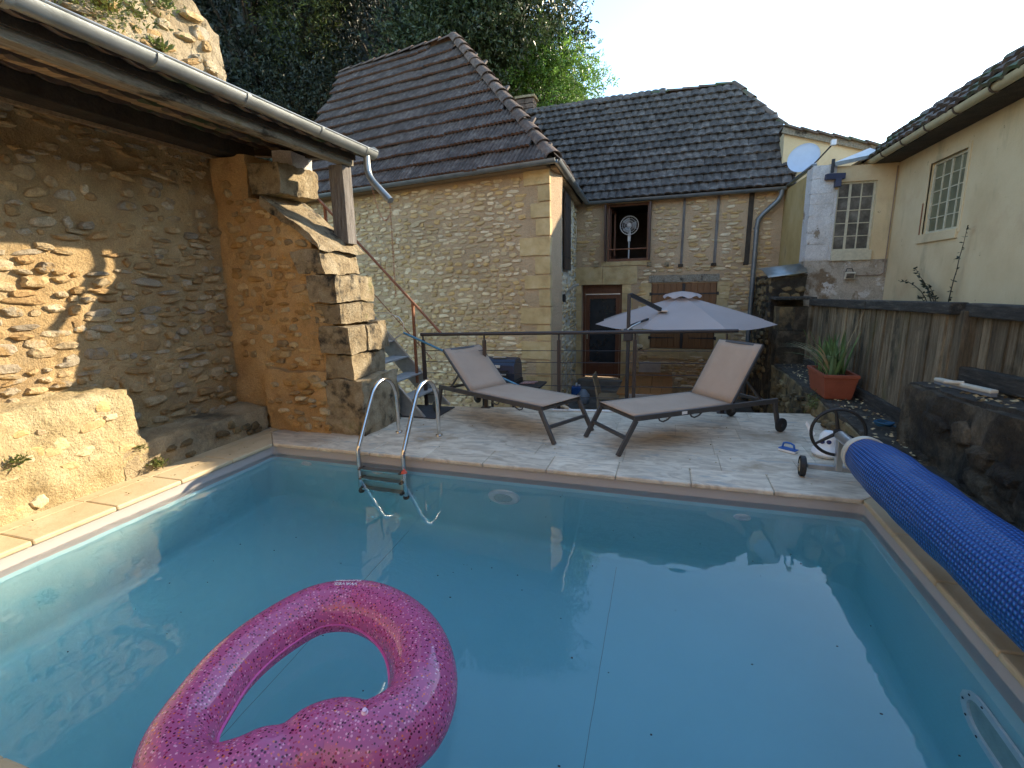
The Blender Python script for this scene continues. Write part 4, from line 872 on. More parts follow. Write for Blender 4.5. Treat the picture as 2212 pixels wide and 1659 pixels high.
# roof two
E20 = C2g+Vector((-.1, .0, .03)); E21 = Vector((2.19, 10.94, 3.34)); R20 = Vector((-3.7, 13.33, 6.0)); R21 = Vector((1.2, 13.08, 5.94)); K2 = Vector((2.1, 12.0, 4.66))
roof2 = G(); roof2.add([E20+dn, E21+dn, K2+dn, R21+dn, R20+dn], [(0, 1, 2, 3, 4)])
bk2 = [Vector((-3.7, 16, 3.3)), Vector((2.2, 16, 3.3))]
roof2.add([R20+dn, R21+dn, bk2[1], bk2[0]], [(0, 1, 2, 3)]); roof2.add([E21+dn, K2+dn, R21+dn, bk2[1]], [(0, 3, 2, 1)])
ro2 = roof2.build('roof', m_blackwood, h2)
U = (E21-E20).normalized(); Nn = U.cross(R20-E20).normalized(); S = Nn.cross(U).normalized()
def uv2(p): return ((p-E20).dot(U), (p-E20).dot(S))
f2 = inpoly([uv2(p) for p in (Vector((-1.85, 11.1, 3.3))+(-S*.1), E21-S*.1, E21, K2, R21, R20)])
O2 = E20 - U*2.2 - S*.04; f2b = inpoly([(p[0]+2.2, p[1]) for p in (uv2(C2g+Vector((.05, 0, .03))), uv2(E21), uv2(K2), uv2(R21), uv2(R20))])
rooftiles(ro2, O2, U, S, lambda u, s: f2b(u, max(.03, s)), 6.6, 4.0, .165, .235, m_tile2, m_tile2, waves=1, amp=.03, seed=8)
ridge_line(ro2, R20+Vector((.3, 0, .0)), R21+Vector((0, 0, .0)), r=.075, L=.33, m=m_tile3)
ridge_line(ro2, K2+Vector((.0, 0, .02)), R21+Vector((0, 0, .02)), r=.075, L=.33, m=m_tile3)
ridge_line(ro2, E21+Vector((.0, .1, -.02)), K2+Vector((0, 0, .0)), r=.05, L=.26, m=m_tile2, name='verge_tile')
g2 = thing('eaves_gutter', C2g, 'grey painted gutter and bent downpipe across the farmhouse front', 'gutter')
g = G(); halfpipe(g, C2g+Vector((.06, 0, 0)), Vector((2.04, 10.94, 3.29)), r=.06); g.build('trough', m_zincp, g2, smooth=True)
for t_ in (.15, .38, .6, .82):
    q = (C2g+Vector((.06, 0, 0))).lerp(Vector((2.04, 10.94, 3.29)), t_); g = G(); halfpipe(g, q, q+uf*.04, r=.067, th=.008); g.build('joint_band', m_zincp, g2, smooth=True)
g = G(); g.tube([(1.98, 10.95, 3.26), (1.97, 10.96, 3.15), (1.92, 10.98, 3.05), (1.70, 11.03, 2.84), (1.62, 11.05, 2.74), (1.60, 11.06, 2.6), (1.585, 11.06, -.9)], .045, 12); g.build('downpipe', m_zincp, g2, smooth=True)
for zz in (2.55, 1.2, .1):
    g = G(); g.lathe([(.052, 0), (.052, .03)], (1.59, 11.06, zz), n=14); g.build('pipe_clip', m_zincp, g2)

# ================================================================== RIGHT SIDE
nh = thing('rendered_house', (3.4, 8, -1), 'pale yellow rendered house with two small-paned windows on the right', 'house')
g = G(); g.prism([(2.06, 11.2, -1), (2.127, 9.46, -1), (2.38, 9.46, -1), (2.38, 11.2, -1)], (0, 0, 4.25)); g.build('side_wall', m_ochrer, nh)
def rwin(g, x0, x1, y0, y1, z0, z1): g.box((x0, y0, z0), (x1, y1, z1))
# wall with window one (faces the pool): split round the opening
WA = Vector((2.125, 9.40, 0)); WB = Vector((3.325, 9.50, 0)); uw_ = (WB-WA).normalized(); nw_ = Vector((uw_.y, -uw_.x, 0))
def WPt(u, v, n=0): return WA+uw_*u+Vector((0, 0, v))+nw_*n
def wbox(g, u0, u1_, v0, v1, n0, n1_):
    c = [WPt(u0, v0, n1_), WPt(u1_, v0, n1_), WPt(u1_, v0, n0), WPt(u0, v0, n0)]; c += [p+Vector((0, 0, v1-v0)) for p in c]
    g.add(c, [(0, 3, 2, 1), (4, 5, 6, 7), (0, 1, 5, 4), (1, 2, 6, 5), (2, 3, 7, 6), (3, 0, 4, 7)])
a, b, z0, z1 = .38, .93, 2.0, 3.06
g = G(); wbox(g, 0, a-.04, 1.85, 3.32, -.3, 0); wbox(g, a-.04, a, 1.85, 2.95, -.3, 0.0); g.build('painted_pier', m_white, nh, bev=.006)
g = G(); wbox(g, 0, 1.2, -1, 1.85, -.3, .0); g.build('front_wall', m_whitel, nh)
g = G(); wbox(g, a, b, 1.85, z0, -.3, 0); wbox(g, b, 1.2, 1.85, 3.3, -.3, 0); wbox(g, a, b, z1, 3.3, -.3, 0); wbox(g, a-.04, a, 2.95, 3.3, -.3, 0); g.build('front_wall', m_yellow, nh)
rr = random.Random(6)
z = 1.87
while z < 3.2:   # painted stones of the pier
    hh = rr.uniform(.16, .26); c = [WPt(-.012, z, .008), WPt(a-.06, z, .008), WPt(a-.06, z, -.1), WPt(-.012, z, -.1)]; c += [p+Vector((0, 0, hh-.012)) for p in c]
    rockgeo(c, res=.09, amp=.008, fr=5).build('painted_stone', m_white, nh, smooth=True); z += hh
# long wall with window two
XR = 3.32; A2, B2, Z0, Z1 = 7.56, 8.46, 2.13, 3.05
g = G(); g.box((XR, -4, -1), (XR+.3, A2, 3.42)); g.box((XR, B2, -1), (XR+.3, 9.5, 3.42)); g.box((XR, A2, -1), (XR+.3, B2, Z0)); g.box((XR, A2, Z1), (XR+.3, B2, 3.42)); g.build('long_wall', m_yellow, nh)
# windows
def panes(par, P, wdt, hgt, nc, nr, glassm, th=.022):
    """P(u,v,n) local frame"""
    fr = G()
    def bx(g, u0, u1_, v0, v1, n0, n1_):
        c = [P(u0, v0, n1_), P(u1_, v0, n1_), P(u1_, v0, n0), P(u0, v0, n0), P(u0, v1, n1_), P(u1_, v1, n1_), P(u1_, v1, n0), P(u0, v1, n0)]
        g.add(c, [(0, 3, 2, 1), (4, 5, 6, 7), (0, 1, 5, 4), (1, 2, 6, 5), (2, 3, 7, 6), (3, 0, 4, 7)])
    bx(fr, 0, .03, 0, hgt, -.08, -.04); bx(fr, wdt-.03, wdt, 0, hgt, -.08, -.04); bx(fr, .03, wdt-.03, 0, .03, -.08, -.04); bx(fr, .03, wdt-.03, hgt-.03, hgt, -.08, -.04)
    f = fr.build('window', m_winfr, par, bev=.003)
    for i in range(1, nc):
        g = G(); x = .03+(wdt-.06)*i/nc; bx(g, x-th*(.8 if i == nc//2 else .4), x+th*(.8 if i == nc//2 else .4), .03, hgt-.03, -.075, -.047); g.build('glazing_bar', m_winfr, f)
    for j in range(1, nr):
        g = G(); v = .03+(hgt-.06)*j/nr; bx(g, .03, wdt-.03, v-th*.3, v+th*.3, -.072, -.05); g.build('glazing_bar', m_winfr, f)
    for i in range(nc):
        for j in range(nr):
            g = G(); u0 = .03+(wdt-.06)*i/nc; v0 = .03+(hgt-.06)*j/nr; t1 = random.uniform(-.003, .003)
            bx(g, u0+.002, u0+(wdt-.06)/nc-.002, v0+.002, v0+(hgt-.06)/nr-.002, -.064+t1, -.060+t1); g.build('pane', glassm, f)
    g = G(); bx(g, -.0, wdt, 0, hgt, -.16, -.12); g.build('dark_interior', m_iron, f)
    return f
w1 = panes(nh, lambda u, v, n: WPt(a+u, z0+v, n), b-a, z1-z0, 3, 5, m_glassb)
w2 = panes(nh, lambda u, v, n: Vector((XR-n*1.0, B2-u, Z0+v)), B2-A2, Z1-Z0, 4, 5, m_glassg)
g = G(); wbox(g, a-.01, b+.02, z0-.16, z0, -.02, .035); g.build('window_sill', m_winfr, nh, bev=.006)
g = G(); g.box((XR-.03, A2-.03, Z0-.12), (XR+.02, B2+.09, Z0-.002)); g.build('window_sill', m_yellow, nh, bev=.006)
for q in ((B2, B2+.09, Z0-.05, Z1+.06), (A2-.06, A2, Z0-.05, Z1+.06), (A2, B2, Z1, Z1+.07)):
    g = G(); g.box((XR-.012, q[0], q[2]), (XR+.02, q[1], q[3])); g.build('window_surround', m_yellow, nh, bev=.004)
g = G(); g.box((XR-.02, B2+.03, Z0-.02), (XR-.013, B2+.055, Z0+.42)); g.build('shutter_pivot', m_rust, nh)
# roof of the right house
roofr = G(); xr, zr = 3.64, 3.975
roofr.add([(2.98, -4, 3.36), (2.98, 10.15, 3.36), (xr, 10.15, zr-.03), (xr, -4, zr-.03)], [(0, 1, 2, 3)]); roofr.add([(xr, -4, zr-.03), (xr, 10.15, zr-.03), (5.4, 10.15, 3.1), (5.4, -4, 3.1)], [(0, 1, 2, 3)]); roofr.add([(2.98, 10.15, 3.36), (xr, 10.15, zr-.03), (5.4, 10.15, 3.1)], [(0, 1, 2)])
rr_ = roofr.build('roof', m_blackwood, nh)
facet(rr_, Vector((2.96, 10.15, 3.375)), Vector((2.96, 2.0, 3.375)), Vector((xr, 2.0, zr)), Vector((xr, 10.15, zr)), .2, .3, m_tile3, m_tile3, waves=1, amp=.035)
ridge_line(rr_, (xr, 10.0, zr+.0), (xr, 2.0, zr+.0), r=.09, L=.4, m=m_tile3)
g = G(); g.box((2.98, -4, 3.30), (3.34, 10.1, 3.345)); g.build('eaves_board', m_blackwood, nh)
gr = thing('cream_gutter', (2.97, 9.9, 3.3), 'cream painted gutter with brown brackets along the right house eaves', 'gutter')
g = G(); halfpipe(g, (2.94, -4, 3.36), (2.94, 9.98, 3.36), r=.062); g.build('trough', m_gutc, gr, smooth=True)
g = G(); g.lathe([(.058, 0), (.058, .006)], (2.94, 9.98, 3.36), (0, 1, 0), 18); g.build('end_cap', m_gutc, gr)
for y in (9.6, 8.95, 8.3, 7.65, 7.0, 6.35, 5.8, 5.2):
    g = G(); halfpipe(g, (2.94, y, 3.355), (2.94, y+.03, 3.355), r=.069, th=.006); g.build('bracket', plain('brown_bracket', (.09, .06, .04), rough=.6), gr, smooth=True)
# flashing and odd timber where the roofs meet
g = G(); g.prism([(2.40, 9.36, 3.34), (3.05, 9.44, 3.44), (3.02, 9.9, 3.62), (2.5, 10.3, 3.46)], (0, 0, .012)); g.build('zinc_flashing', m_zinc, nh)
g = G(); g.bar((2.40, 9.33, 3.31), (3.0, 9.42, 3.42), .02, .05); g.build('zinc_flashing', m_zinc, nh)
g = G(); g.bar((2.13, 9.39, 3.345), (2.06, 11.0, 3.31), .07, .03); g.build('zinc_flashing', m_zincp, nh)
g = G(); g.bar((2.30, 9.36, 3.14), (2.56, 9.40, 3.14), .1, .085); g.bar((2.47, 9.36, 2.98), (2.47, 9.36, 3.10), .1, .08, up=(1, 0, 0)); g.build('gutter_outlet', plain('dark_navy_metal', (.03, .035, .07), rough=.45), nh)
g = G(); g.bar((2.38, 9.36, 3.2), (2.38, 9.36, 3.40), .04, .04, up=(1, 0, 0)); g.build('iron_upright', m_iron, nh)
g = G(); g.bar((2.5, 9.5, 3.2), (2.86, 9.45, 3.4), .05, .03); g.build('iron_upright', m_oldwood, nh)
# floodlight with cable
fl = thing('floodlight', WPt(.62, 1.62, .03), 'small square floodlight on the stained white wall above the fence', 'floodlight')
g = G(); g.box((-.07, -.02, -.055), (.07, .02, .055), mtx=Matrix.Translation(WPt(.66, 1.60, .07)) @ Matrix.Rotation(.35, 4, 'X')); g.build('lamp_head', m_plcream, fl, bev=.008)
g = G(); g.box((-.055, -.023, -.04), (.055, -.019, .04), mtx=Matrix.Translation(WPt(.66, 1.60, .07)) @ Matrix.Rotation(.35, 4, 'X')); g.build('lamp_glass', m_glassb, fl)
g = G(); g.tube([WPt(.61, 1.66, .03), WPt(.61, 1.71, .06), WPt(.68, 1.71, .07), WPt(.70, 1.66, .07)], .007, 6); g.build('bracket', m_iron, fl)
g = G(); g.tube([WPt(.73, 1.60, .02), WPt(1.12, 1.60, .02), WPt(1.16, 1.64, .02), WPt(1.17, 3.25, .02)], .008, 6); tagc = g.build('wall_cable', plain('dull_cable', (.25, .19, .14), rough=.7), None, label='thin cable running up the corner of the yellow wall from the floodlight', category='cable')
# gable of the house behind
gb = thing('gable_house', (2.9, 12, -1), 'yellowish gable end with stepped roof tiles rising behind the satellite dish', 'house')
g = G(); g.prism([(2.21, 11.2, -1), (4.4, 11.2, -1), (4.4, 11.2, 3.56), (1.98, 11.2, 4.34), (1.98, 11.2, 3.6)], (0, 1.5, 0)); g.build('gable_wall', m_yellow, gb)
g = G(); g.bar((1.93, 11.15, 4.35), (4.5, 11.15, 3.545), .05, .1); g.build('barge_board', m_oldwood, gb)
d = Vector((2.74, 0, -.86)).normalized(); nn = Vector((-d.z, 0, d.x))
for i in range(10):
    P = Vector((1.95, 11.5, 4.43)) + d*(i*.28); g = G(); g.bar(P, P+d*.33-nn*.03+nn*0, .9, .035, up=nn); g.build('roof_tile', m_tile3, gb)
for j in range(1):
    g = G(); g.prism([(1.9, 11.8, 4.38), (4.5, 11.8, 3.57), (4.5, 12.7, 3.57), (1.9, 12.7, 4.38)], (0, 0, .04)); g.build('roof', m_tile3, gb)
# satellite dish
dn_ = Vector((-.42, -.86, .28)).normalized(); DC = Vector((2.10, 10.05, 3.60))
sdh = thing('satellite_dish', DC, 'round pale blue satellite dish fixed to the white wall corner', 'satellite dish')
g = G(); prof = [(.245*k/8, -.05*(1-(k/8)**2)) for k in range(1, 9)]; g.lathe([(.003, -.05)]+prof+[(.25, .006), (.245, -.008)]+[(r_, h_-.012) for r_, h_ in reversed(prof[:-1])], DC, dn_, 36); g.build('reflector', m_dish, sdh, smooth=True)
g = G(); L0 = DC - Vector((0, 0, .21))+dn_*.02; L1 = Vector((2.42, 9.75, 3.68)); g.tube([L0+Vector((.1, 0, 0)), L1], .012, 6); g.build('feed_arm', m_iron, sdh)
g = G(); g.box((-.035, -.05, -.035), (.035, .03, .05), mtx=Matrix.Translation(L1+Vector((.03, 0, .04)))); g.build('receiver', m_plwhite, sdh, bev=.008)
g = G(); g.tube([DC-dn_*.06, DC-dn_*.15, Vector((2.2, 10.3, 3.4))], .02, 8); g.build('mount', m_galv, sdh)

# pillar, dark return wall with zinc cap
pl = thing('stone_pillar', (1.85, 8.95, 0), 'blackened square stone pillar with flat cap at the far end of the board fence', 'pillar')
z = -.95; rr = random.Random(8)
while z < 1.2:
    hh = rr.uniform(.3, .44); hh = min(hh, 1.24-z)
    if hh < .12: break
    if rr.random() < .5: quoin(pl, 1.70, 2.14, 8.82, 9.25, z, z+hh-.008, m=m_darkwall, amp=.012, name='pillar_stone', res=.08)
    else:
        quoin(pl, 1.70, 1.92, 8.82, 9.25, z, z+hh-.008, m=rr.choice([m_darkwall, m_ledge]), amp=.012, name='pillar_stone', res=.08); quoin(pl, 1.925, 2.14, 8.82, 9.25, z, z+hh-.008, m=m_darkwall, amp=.012, name='pillar_stone', res=.08)
    z += hh
g = G(); g.box((1.62, 8.76, 1.24), (2.2, 9.3, 1.28)); g.build('cap_slab', m_fencerail, pl, bev=.008)
rw = thing('return_wall', (1.85, 9.9, 0), 'damp dark rubble wall stub with a curved zinc cap beside the downpipe', 'wall')
rockgeo(boxc(1.66, 2.16, 9.3, 11.1, -1, 1.62), res=.12, amp=.04).build('wall_core', m_darkwall, rw, smooth=True)
rubble(rw, (0, 9.29, 0), (1, 0, 0), (0, 0, 1), (0, -1, 0), inpoly([(1.66, 1.0), (2.15, 1.0), (2.15, 1.6), (1.66, 1.6)]), (1.66, 2.15), (-.6, 1.6), (.08, .14), (.1, .22), m_ledge, cover=.6, t=.03, seed=41)
rubble(rw, (1.655, 0, 0), (0, 1, 0), (0, 0, 1), (-1, 0, 0), inpoly([(9.3, -.9), (11, -.9), (11, 1.6), (9.3, 1.6)]), (9.3, 11), (-.9, 1.6), (.08, .16), (.12, .3), m_ledge, cover=.6, t=.03, seed=42)
g = G(); vs = []
for i in range(7):
    t_ = i/6; yy = 9.22+.5*t_; zz = 1.60+.16*math.sin(t_*math.pi*.5); vs += [(1.47+.10*(1-t_), yy, zz-.0), (2.14, yy, zz+.07)]
g.add(vs, [(2*i, 2*i+1, 2*i+3, 2*i+2) for i in range(6)]); zc = g.build('zinc_cap', m_zinc, rw, smooth=True); so_ = zc.modifiers.new('solid', 'SOLIDIFY'); so_.thickness = .012
# low ledge wall and tall dark block
lg = thing('ledge_wall', (1.9, 5.5, 0), 'low mossy rubble wall with grimy top carrying the planter beside the terrace', 'wall')
ysn = [-2.5, 1.5, 3.4, 5.0, 6.6, 8.8]
for a_, b_ in zip(ysn[:-1], ysn[1:]):
    rockgeo(boxc(1.66, 2.5, a_, b_, -1.2, .19), res=.09, amp=.035, fr=3).build('wall_core', m_ledge, lg, smooth=True)
    rockgeo(boxc(1.68, 2.5, a_, b_, .15, .215), res=.09, amp=.018, fr=5).build('wall_top', m_ledgetop, lg, smooth=True)
rubble(lg, (1.655, 0, 0), (0, 1, 0), (0, 0, 1), (-1, 0, 0), inpoly([(2.5, -.9), (8.7, -.9), (8.7, .17), (2.5, .17)]), (2.5, 8.7), (-.9, .17), (.07, .14), (.12, .3), m_ledge, cover=.75, t=.045, seed=43)
bl = thing('dark_block', (2.1, 3, 0), 'tall blackened masonry block behind the blue cover roll, a pool brush on its top', 'stone block')
for a_, b_, za, zb in ((3.0, 4.68, .80, .69), (1.0, 3.0, .9, .80), (-2.0, 1.0, 1.0, .9)):
    rockgeo([(1.84, a_, -.2), (2.6, a_, -.2), (2.6, b_, -.2), (1.84, b_, -.2), (1.86, a_, za), (2.6, a_, za), (2.6, b_, zb), (1.86, b_, zb)], res=.05, amp=.035, fr=3, fine=.014).build('block_body', m_darkwall, bl, smooth=True)
    rockgeo([(1.90, a_, za-.04), (2.6, a_, za-.04), (2.6, b_, zb-.04), (1.90, b_, zb-.04), (1.90, a_, za+.02), (2.6, a_, za+.02), (2.6, b_, zb+.02), (1.90, b_, zb+.02)], res=.085, amp=.02, fr=5).build('block_top', m_ledgetop, bl, smooth=True)
rubble(bl, (1.845, 0, 0), (0, 1, 0), (0.0, 0, 1), (-1, 0, 0), inpoly([(1.6, .0), (4.6, .0), (4.6, .62), (1.6, .74)]), (1.6, 4.6), (.0, .74), (.09, .19), (.16, .38), m_darkwall, cover=.75, t=.03, seed=44, tilt=.2, jit=.4, blocky=True)
# litter on the ledge tops
def litter(par, n, x0, x1, y0, y1, zf, label):
    rr = random.Random(77); P = []; D = []
    for i in range(n):
        x, y = rr.uniform(x0, x1), rr.uniform(y0, y1); P.append((x, y, zf(y)+.012)); D.append((rr.uniform(-1, 1), rr.uniform(-1, 1), rr.uniform(-.05, .12)))
    o = leaves('dry_leaves', None, m_dry, P, D, .04, .018, kind='stuff'); o['label'] = label; o['category'] = 'leaves'
litter(None, 260, 1.72, 2.1, 4.0, 8.6, lambda y: .225, 'dry leaf litter scattered on the low ledge top around the planter')
litter(None, 200, 1.93, 2.3, 1.5, 4.6, lambda y: .80+(3.0-y)*.055, 'dry leaf litter scattered on top of the tall dark block')
# board fence
fc = thing('board_fence', (2.14, 6.5, .2), 'weathered upright board fence with black mossy top rail on the ledge, left section', 'fence')
def topz(y): return 1.245+(8.74-y)*.0235
rr = random.Random(14); y = 8.62
g = G(); g.bar((2.13, 8.68, .2), (2.13, 8.68, 1.16), .1, .09, up=(1, 0, 0)); g.build('post', m_fence, fc, bev=.006)
while y > 4.72:
    w = rr.uniform(.065, .105); g = G(); t_ = rr.uniform(-.012, .012); dx = rr.uniform(-.012, .012)
    g.add([(2.13+dx, y, .26), (2.13+dx, y-w+.008, .26), (2.13+dx, y-w+.008+t_, topz(y)-.05), (2.13+dx, y+t_, topz(y)-.05), (2.152+dx, y, .26), (2.152+dx, y-w+.008, .26), (2.152+dx, y-w+.008+t_, topz(y)-.05), (2.152+dx, y+t_, topz(y)-.05)],
          [(0, 1, 2, 3), (7, 6, 5, 4), (0, 4, 5, 1), (1, 5, 6, 2), (2, 6, 7, 3), (3, 7, 4, 0)]); g.build('fence_board', m_fence, fc); y -= w
g = G(); g.bar((2.14, 8.7, topz(8.7)-.04), (2.14, 6.4, topz(6.4)-.04), .13, .1); g.build('top_rail', m_fencerail, fc, bev=.012)
g = G(); g.bar((2.14, 6.39, topz(6.39)-.035), (2.14, 4.66, topz(4.66)-.035), .125, .095); g.build('top_rail', m_fencerail, fc, bev=.012)
g = G(); g.bar((2.11, 8.7, .27), (2.11, 4.75, .27), .07, .12); g.build('base_rail', m_fencerail, fc, bev=.01)
fc2 = thing('board_fence', (2.24, 3, .8), 'weathered upright board fence standing above the tall dark block, right section', 'fence')
y = 4.60
g = G(); g.bar((2.2, 4.66, .6), (2.2, 4.66, 1.29), .12, .1, up=(1, 0, 0)); g.build('post', m_fence, fc2, bev=.006)
while y > 1.4:
    w = rr.uniform(.075, .115); g = G(); t_ = rr.uniform(-.01, .01); dx = rr.uniform(-.01, .01); zt = 1.30+(4.6-y)*.01
    g.add([(2.24+dx, y, .8), (2.24+dx, y-w+.008, .8), (2.24+dx, y-w+.008+t_, zt-.04), (2.24+dx, y+t_, zt-.04), (2.262+dx, y, .8), (2.262+dx, y-w+.008, .8), (2.262+dx, y-w+.008+t_, zt-.04), (2.262+dx, y+t_, zt-.04)],
          [(0, 1, 2, 3), (7, 6, 5, 4), (0, 4, 5, 1), (1, 5, 6, 2), (2, 6, 7, 3), (3, 7, 4, 0)]); g.build('fence_board', m_fence, fc2); y -= w
g = G(); g.bar((2.24, 4.7, 1.295), (2.24, 1.3, 1.335), .13, .10); g.build('top_rail', m_fencerail, fc2, bev=.012)
g = G(); g.bar((2.21, 4.7, .80), (2.21, 1.3, .95), .08, .12); g.build('base_rail', m_fencerail, fc2, bev=.01)

# ================================================================== POOL FITTINGS
pl_ = thing('pool_light', (-1.32, 3.79, -.46), 'large round white underwater lamp in the middle of the far pool wall', 'pool light')
g = G(); g.lathe([(.02, .028), (.085, .026), (.09, .034), (.14, .022), (.15, .004), (.15, 0)], (-1.32, 3.797, -.50), (0, -1, 0), 36); g.build('lamp_ring', m_plwhite, pl_, smooth=True)
g = G(); g.lathe([(.001, .040), (.05, .038), (.085, .03), (.085, .02)], (-1.32, 3.797, -.50), (0, -1, 0), 28); g.build('lens', plain('milky_lens', (.55, .62, .6), rough=.3, bump=.5, scale=60), pl_, smooth=True)
def inlet(x, z, lab):
    r = thing('water_inlet', (x, 3.79, z), lab, 'water inlet')
    g = G(); g.lathe([(.022, .012), (.03, .018), (.058, .012), (.062, 0)], (x, 3.797, z), (0, -1, 0), 24); g.build('flange', m_plwhite, r, smooth=True)
    g = G(); g.lathe([(.001, .006), (.02, .006), (.021, .0)], (x, 3.797, z), (0, -1, 0), 16); g.build('nozzle', m_rubber if x > 0 else m_plcream, r)
inlet(-3.42, -.27, 'small round water inlet near the left corner of the far pool wall'); inlet(-2.60, -.27, 'small round water inlet behind the steel pool ladder'); inlet(.60, -.36, 'small round water inlet with dark nozzle near the right corner of the far wall')
sk = thing('vacuum_plate', (1.34, 2.1, -.4), 'pale stadium-shaped screwed frame plate on the right pool wall under water', 'wall plate')
def stadium(y0, y1, z0, z1, x, n=8):
    r = (z1-z0)/2; out = []
    for k in range(n+1): a_ = -math.pi/2+math.pi*k/n; out.append(Vector((x, y1-r+r*math.cos(a_), z0+r+r*math.sin(a_))))
    for k in range(n+1): a_ = math.pi/2+math.pi*k/n; out.append(Vector((x, y0+r+r*math.cos(a_), z0+r+r*math.sin(a_))))
    return out
o_ = stadium(1.86, 2.40, -.62, -.32, 1.342); i_ = stadium(1.91, 2.35, -.57, -.37, 1.342); nS = len(o_)
g = G(); vs = o_+i_+[p-Vector((.012, 0, 0)) for p in o_]+[p-Vector((.012, 0, 0)) for p in i_]
g.add(vs, [(2*nS+k, 2*nS+(k+1) % nS, 3*nS+(k+1) % nS, 3*nS+k) for k in range(nS)]+[(k, (k+1) % nS, 2*nS+(k+1) % nS, 2*nS+k) for k in range(nS)]+[(nS+k, 3*nS+k, 3*nS+(k+1) % nS, nS+(k+1) % nS) for k in range(nS)])
g.build('plate_ring', m_plwhite, sk)
g = G(); g.add(i_, [tuple(range(nS))]); g.build('plate_centre', plain('greenish_plate', (.42, .5, .46), rough=.5), sk)
mid_ = [o_[k].lerp(i_[k], .5)-Vector((.013, 0, 0)) for k in range(0, nS)]
for p in mid_[::2]:
    g = G(); g.lathe([(.007, 0), (.006, .003)], p, (-1, 0, 0), 8); g.build('screw', m_iron, sk)

# ladder
ld = thing('pool_ladder', (-2.52, 4.1, 0), 'stainless steel pool ladder with two hooped handrails and three steps', 'pool ladder')
for x in (-2.765, -2.28):
    pts = [(x, 4.50, .0), (x, 4.49, .38), (x, 4.46, .50), (x, 4.40, .585), (x, 4.30, .63), (x, 4.20, .625), (x, 4.11, .58), (x, 4.04, .50), (x, 3.80, .12), (x, 3.765, .05), (x, 3.755, -.02), (x, 3.755, -.74)]
    P = []
    V_ = [Vector(p) for p in pts]
    for i in range(len(V_)-1):
        p0, p1, p2, p3 = V_[max(0, i-1)], V_[i], V_[i+1], V_[min(len(V_)-1, i+2)]
        for k in range(4):
            t_ = k/4; P.append(0.5*((2*p1)+(p2-p0)*t_+(2*p0-5*p1+4*p2-p3)*t_*t_+(3*p1-p0-3*p2+p3)*t_**3))
    P.append(V_[-1])
    g = G(); g.tube(P, .0215, 14); g.build('handrail', m_steel, ld, smooth=True)
    g = G(); g.lathe([(.04, 0), (.038, .012), (.024, .016)], (x, 4.50, .0), n=20); g.build('rail_flange', m_steel, ld, smooth=True)
    g = G(); g.lathe([(.024, 0), (.03, .03), (.026, .06)], (x, 3.755, -.78), n=14); g.build('rubber_foot', m_rubber, ld, smooth=True)
for z in (-.165, -.41, -.655):
    g = G(); g.box((-2.745, 3.715, z-.02), (-2.30, 3.795, z+.006)); st = g.build('step', m_steel, ld, bev=.004)
    for k in range(4):
        g = G(); g.box((-2.735, 3.722+k*.018, z+.006), (-2.31, 3.732+k*.018, z+.010)); g.build('grip_strip', plain('grey_grip', (.25, .25, .23), rough=.7), st)
    for x in (-2.745, -2.31):
        g = G(); g.box((x-.012, 3.71, z-.025), (x+.016, 3.80, z+.012)); g.build('end_cap', m_rubber, st, bev=.003)
th_ = thing('pool_thermometer', (-2.24, 3.72, -.11), 'small coral red floating thermometer tied to the right ladder rail', 'thermometer')
g = G(); g.lathe([(.003, -.12), (.014, -.115), (.014, -.0), (.003, .01)], (-2.25, 3.70, -.13), n=10); g.build('tube', m_plwhite, th_, smooth=True)
g = G(); g.lathe([(.003, -.012), (.022, -.01), (.03, .004), (.024, .018), (.012, .024), (.014, .034), (.003, .04)], (-2.25, 3.70, -.115), n=12); g.build('float_head', m_red, th_, smooth=True)

# ------------------------------------------------------------------ pink glitter ring
rm = bpy.data.materials.new('glitter_vinyl'); rm.use_nodes = True; t = rm.node_tree; N = t.nodes; L = t.links; b = N['Principled BSDF']
geo = N.new('ShaderNodeNewGeometry')
def glit(scale, thr, seed):
    vo = N.new('ShaderNodeTexVoronoi'); vo.inputs['Scale'].default_value = scale
    mp = N.new('ShaderNodeMapping'); mp.inputs['Location'].default_value = (seed, seed*.7, 0); L.new(geo.outputs['Position'], mp.inputs[0]); L.new(mp.outputs[0], vo.inputs[0])
    lt = N.new('ShaderNodeMath'); lt.operation = 'LESS_THAN'; lt.inputs[1].default_value = thr; L.new(vo.outputs['Distance'], lt.inputs[0])
    sp = N.new('ShaderNodeSeparateColor'); L.new(vo.outputs['Color'], sp.inputs[0]); return lt.outputs[0], sp.outputs
d1, c1_ = glit(96, .40, 0.0)
dens = N.new('ShaderNodeTexNoise'); dens.inputs['Scale'].default_value = 4.0; dens.inputs['Detail'].default_value = 3; L.new(geo.outputs['Position'], dens.inputs[0])
dm = N.new('ShaderNodeMapRange'); dm.inputs[1].default_value = .35; dm.inputs[2].default_value = .65; dm.inputs[3].default_value = .6; dm.inputs[4].default_value = 1.0; L.new(dens.outputs[0], dm.inputs[0])
keep = N.new('ShaderNodeMath'); keep.operation = 'LESS_THAN'; L.new(c1_[0], keep.inputs[0]); L.new(dm.outputs[0], keep.inputs[1])
mk = N.new('ShaderNodeMath'); mk.operation = 'MULTIPLY'; L.new(d1, mk.inputs[0]); L.new(keep.outputs[0], mk.inputs[1])
rp = N.new('ShaderNodeValToRGB'); rp.color_ramp.interpolation = 'CONSTANT'; e = rp.color_ramp.elements
e[0].color = (.10, .01, .05, 1); e[1].position = .3; e[1].color = (.45, .03, .12, 1)
for p_, c_ in ((.5, (.9, .22, .45)), (.72, (1, .55, .72)), (.9, (.95, .25, .12))):
    x_ = e.new(p_); x_.color = (*c_, 1)
L.new(c1_[1], rp.inputs[0])
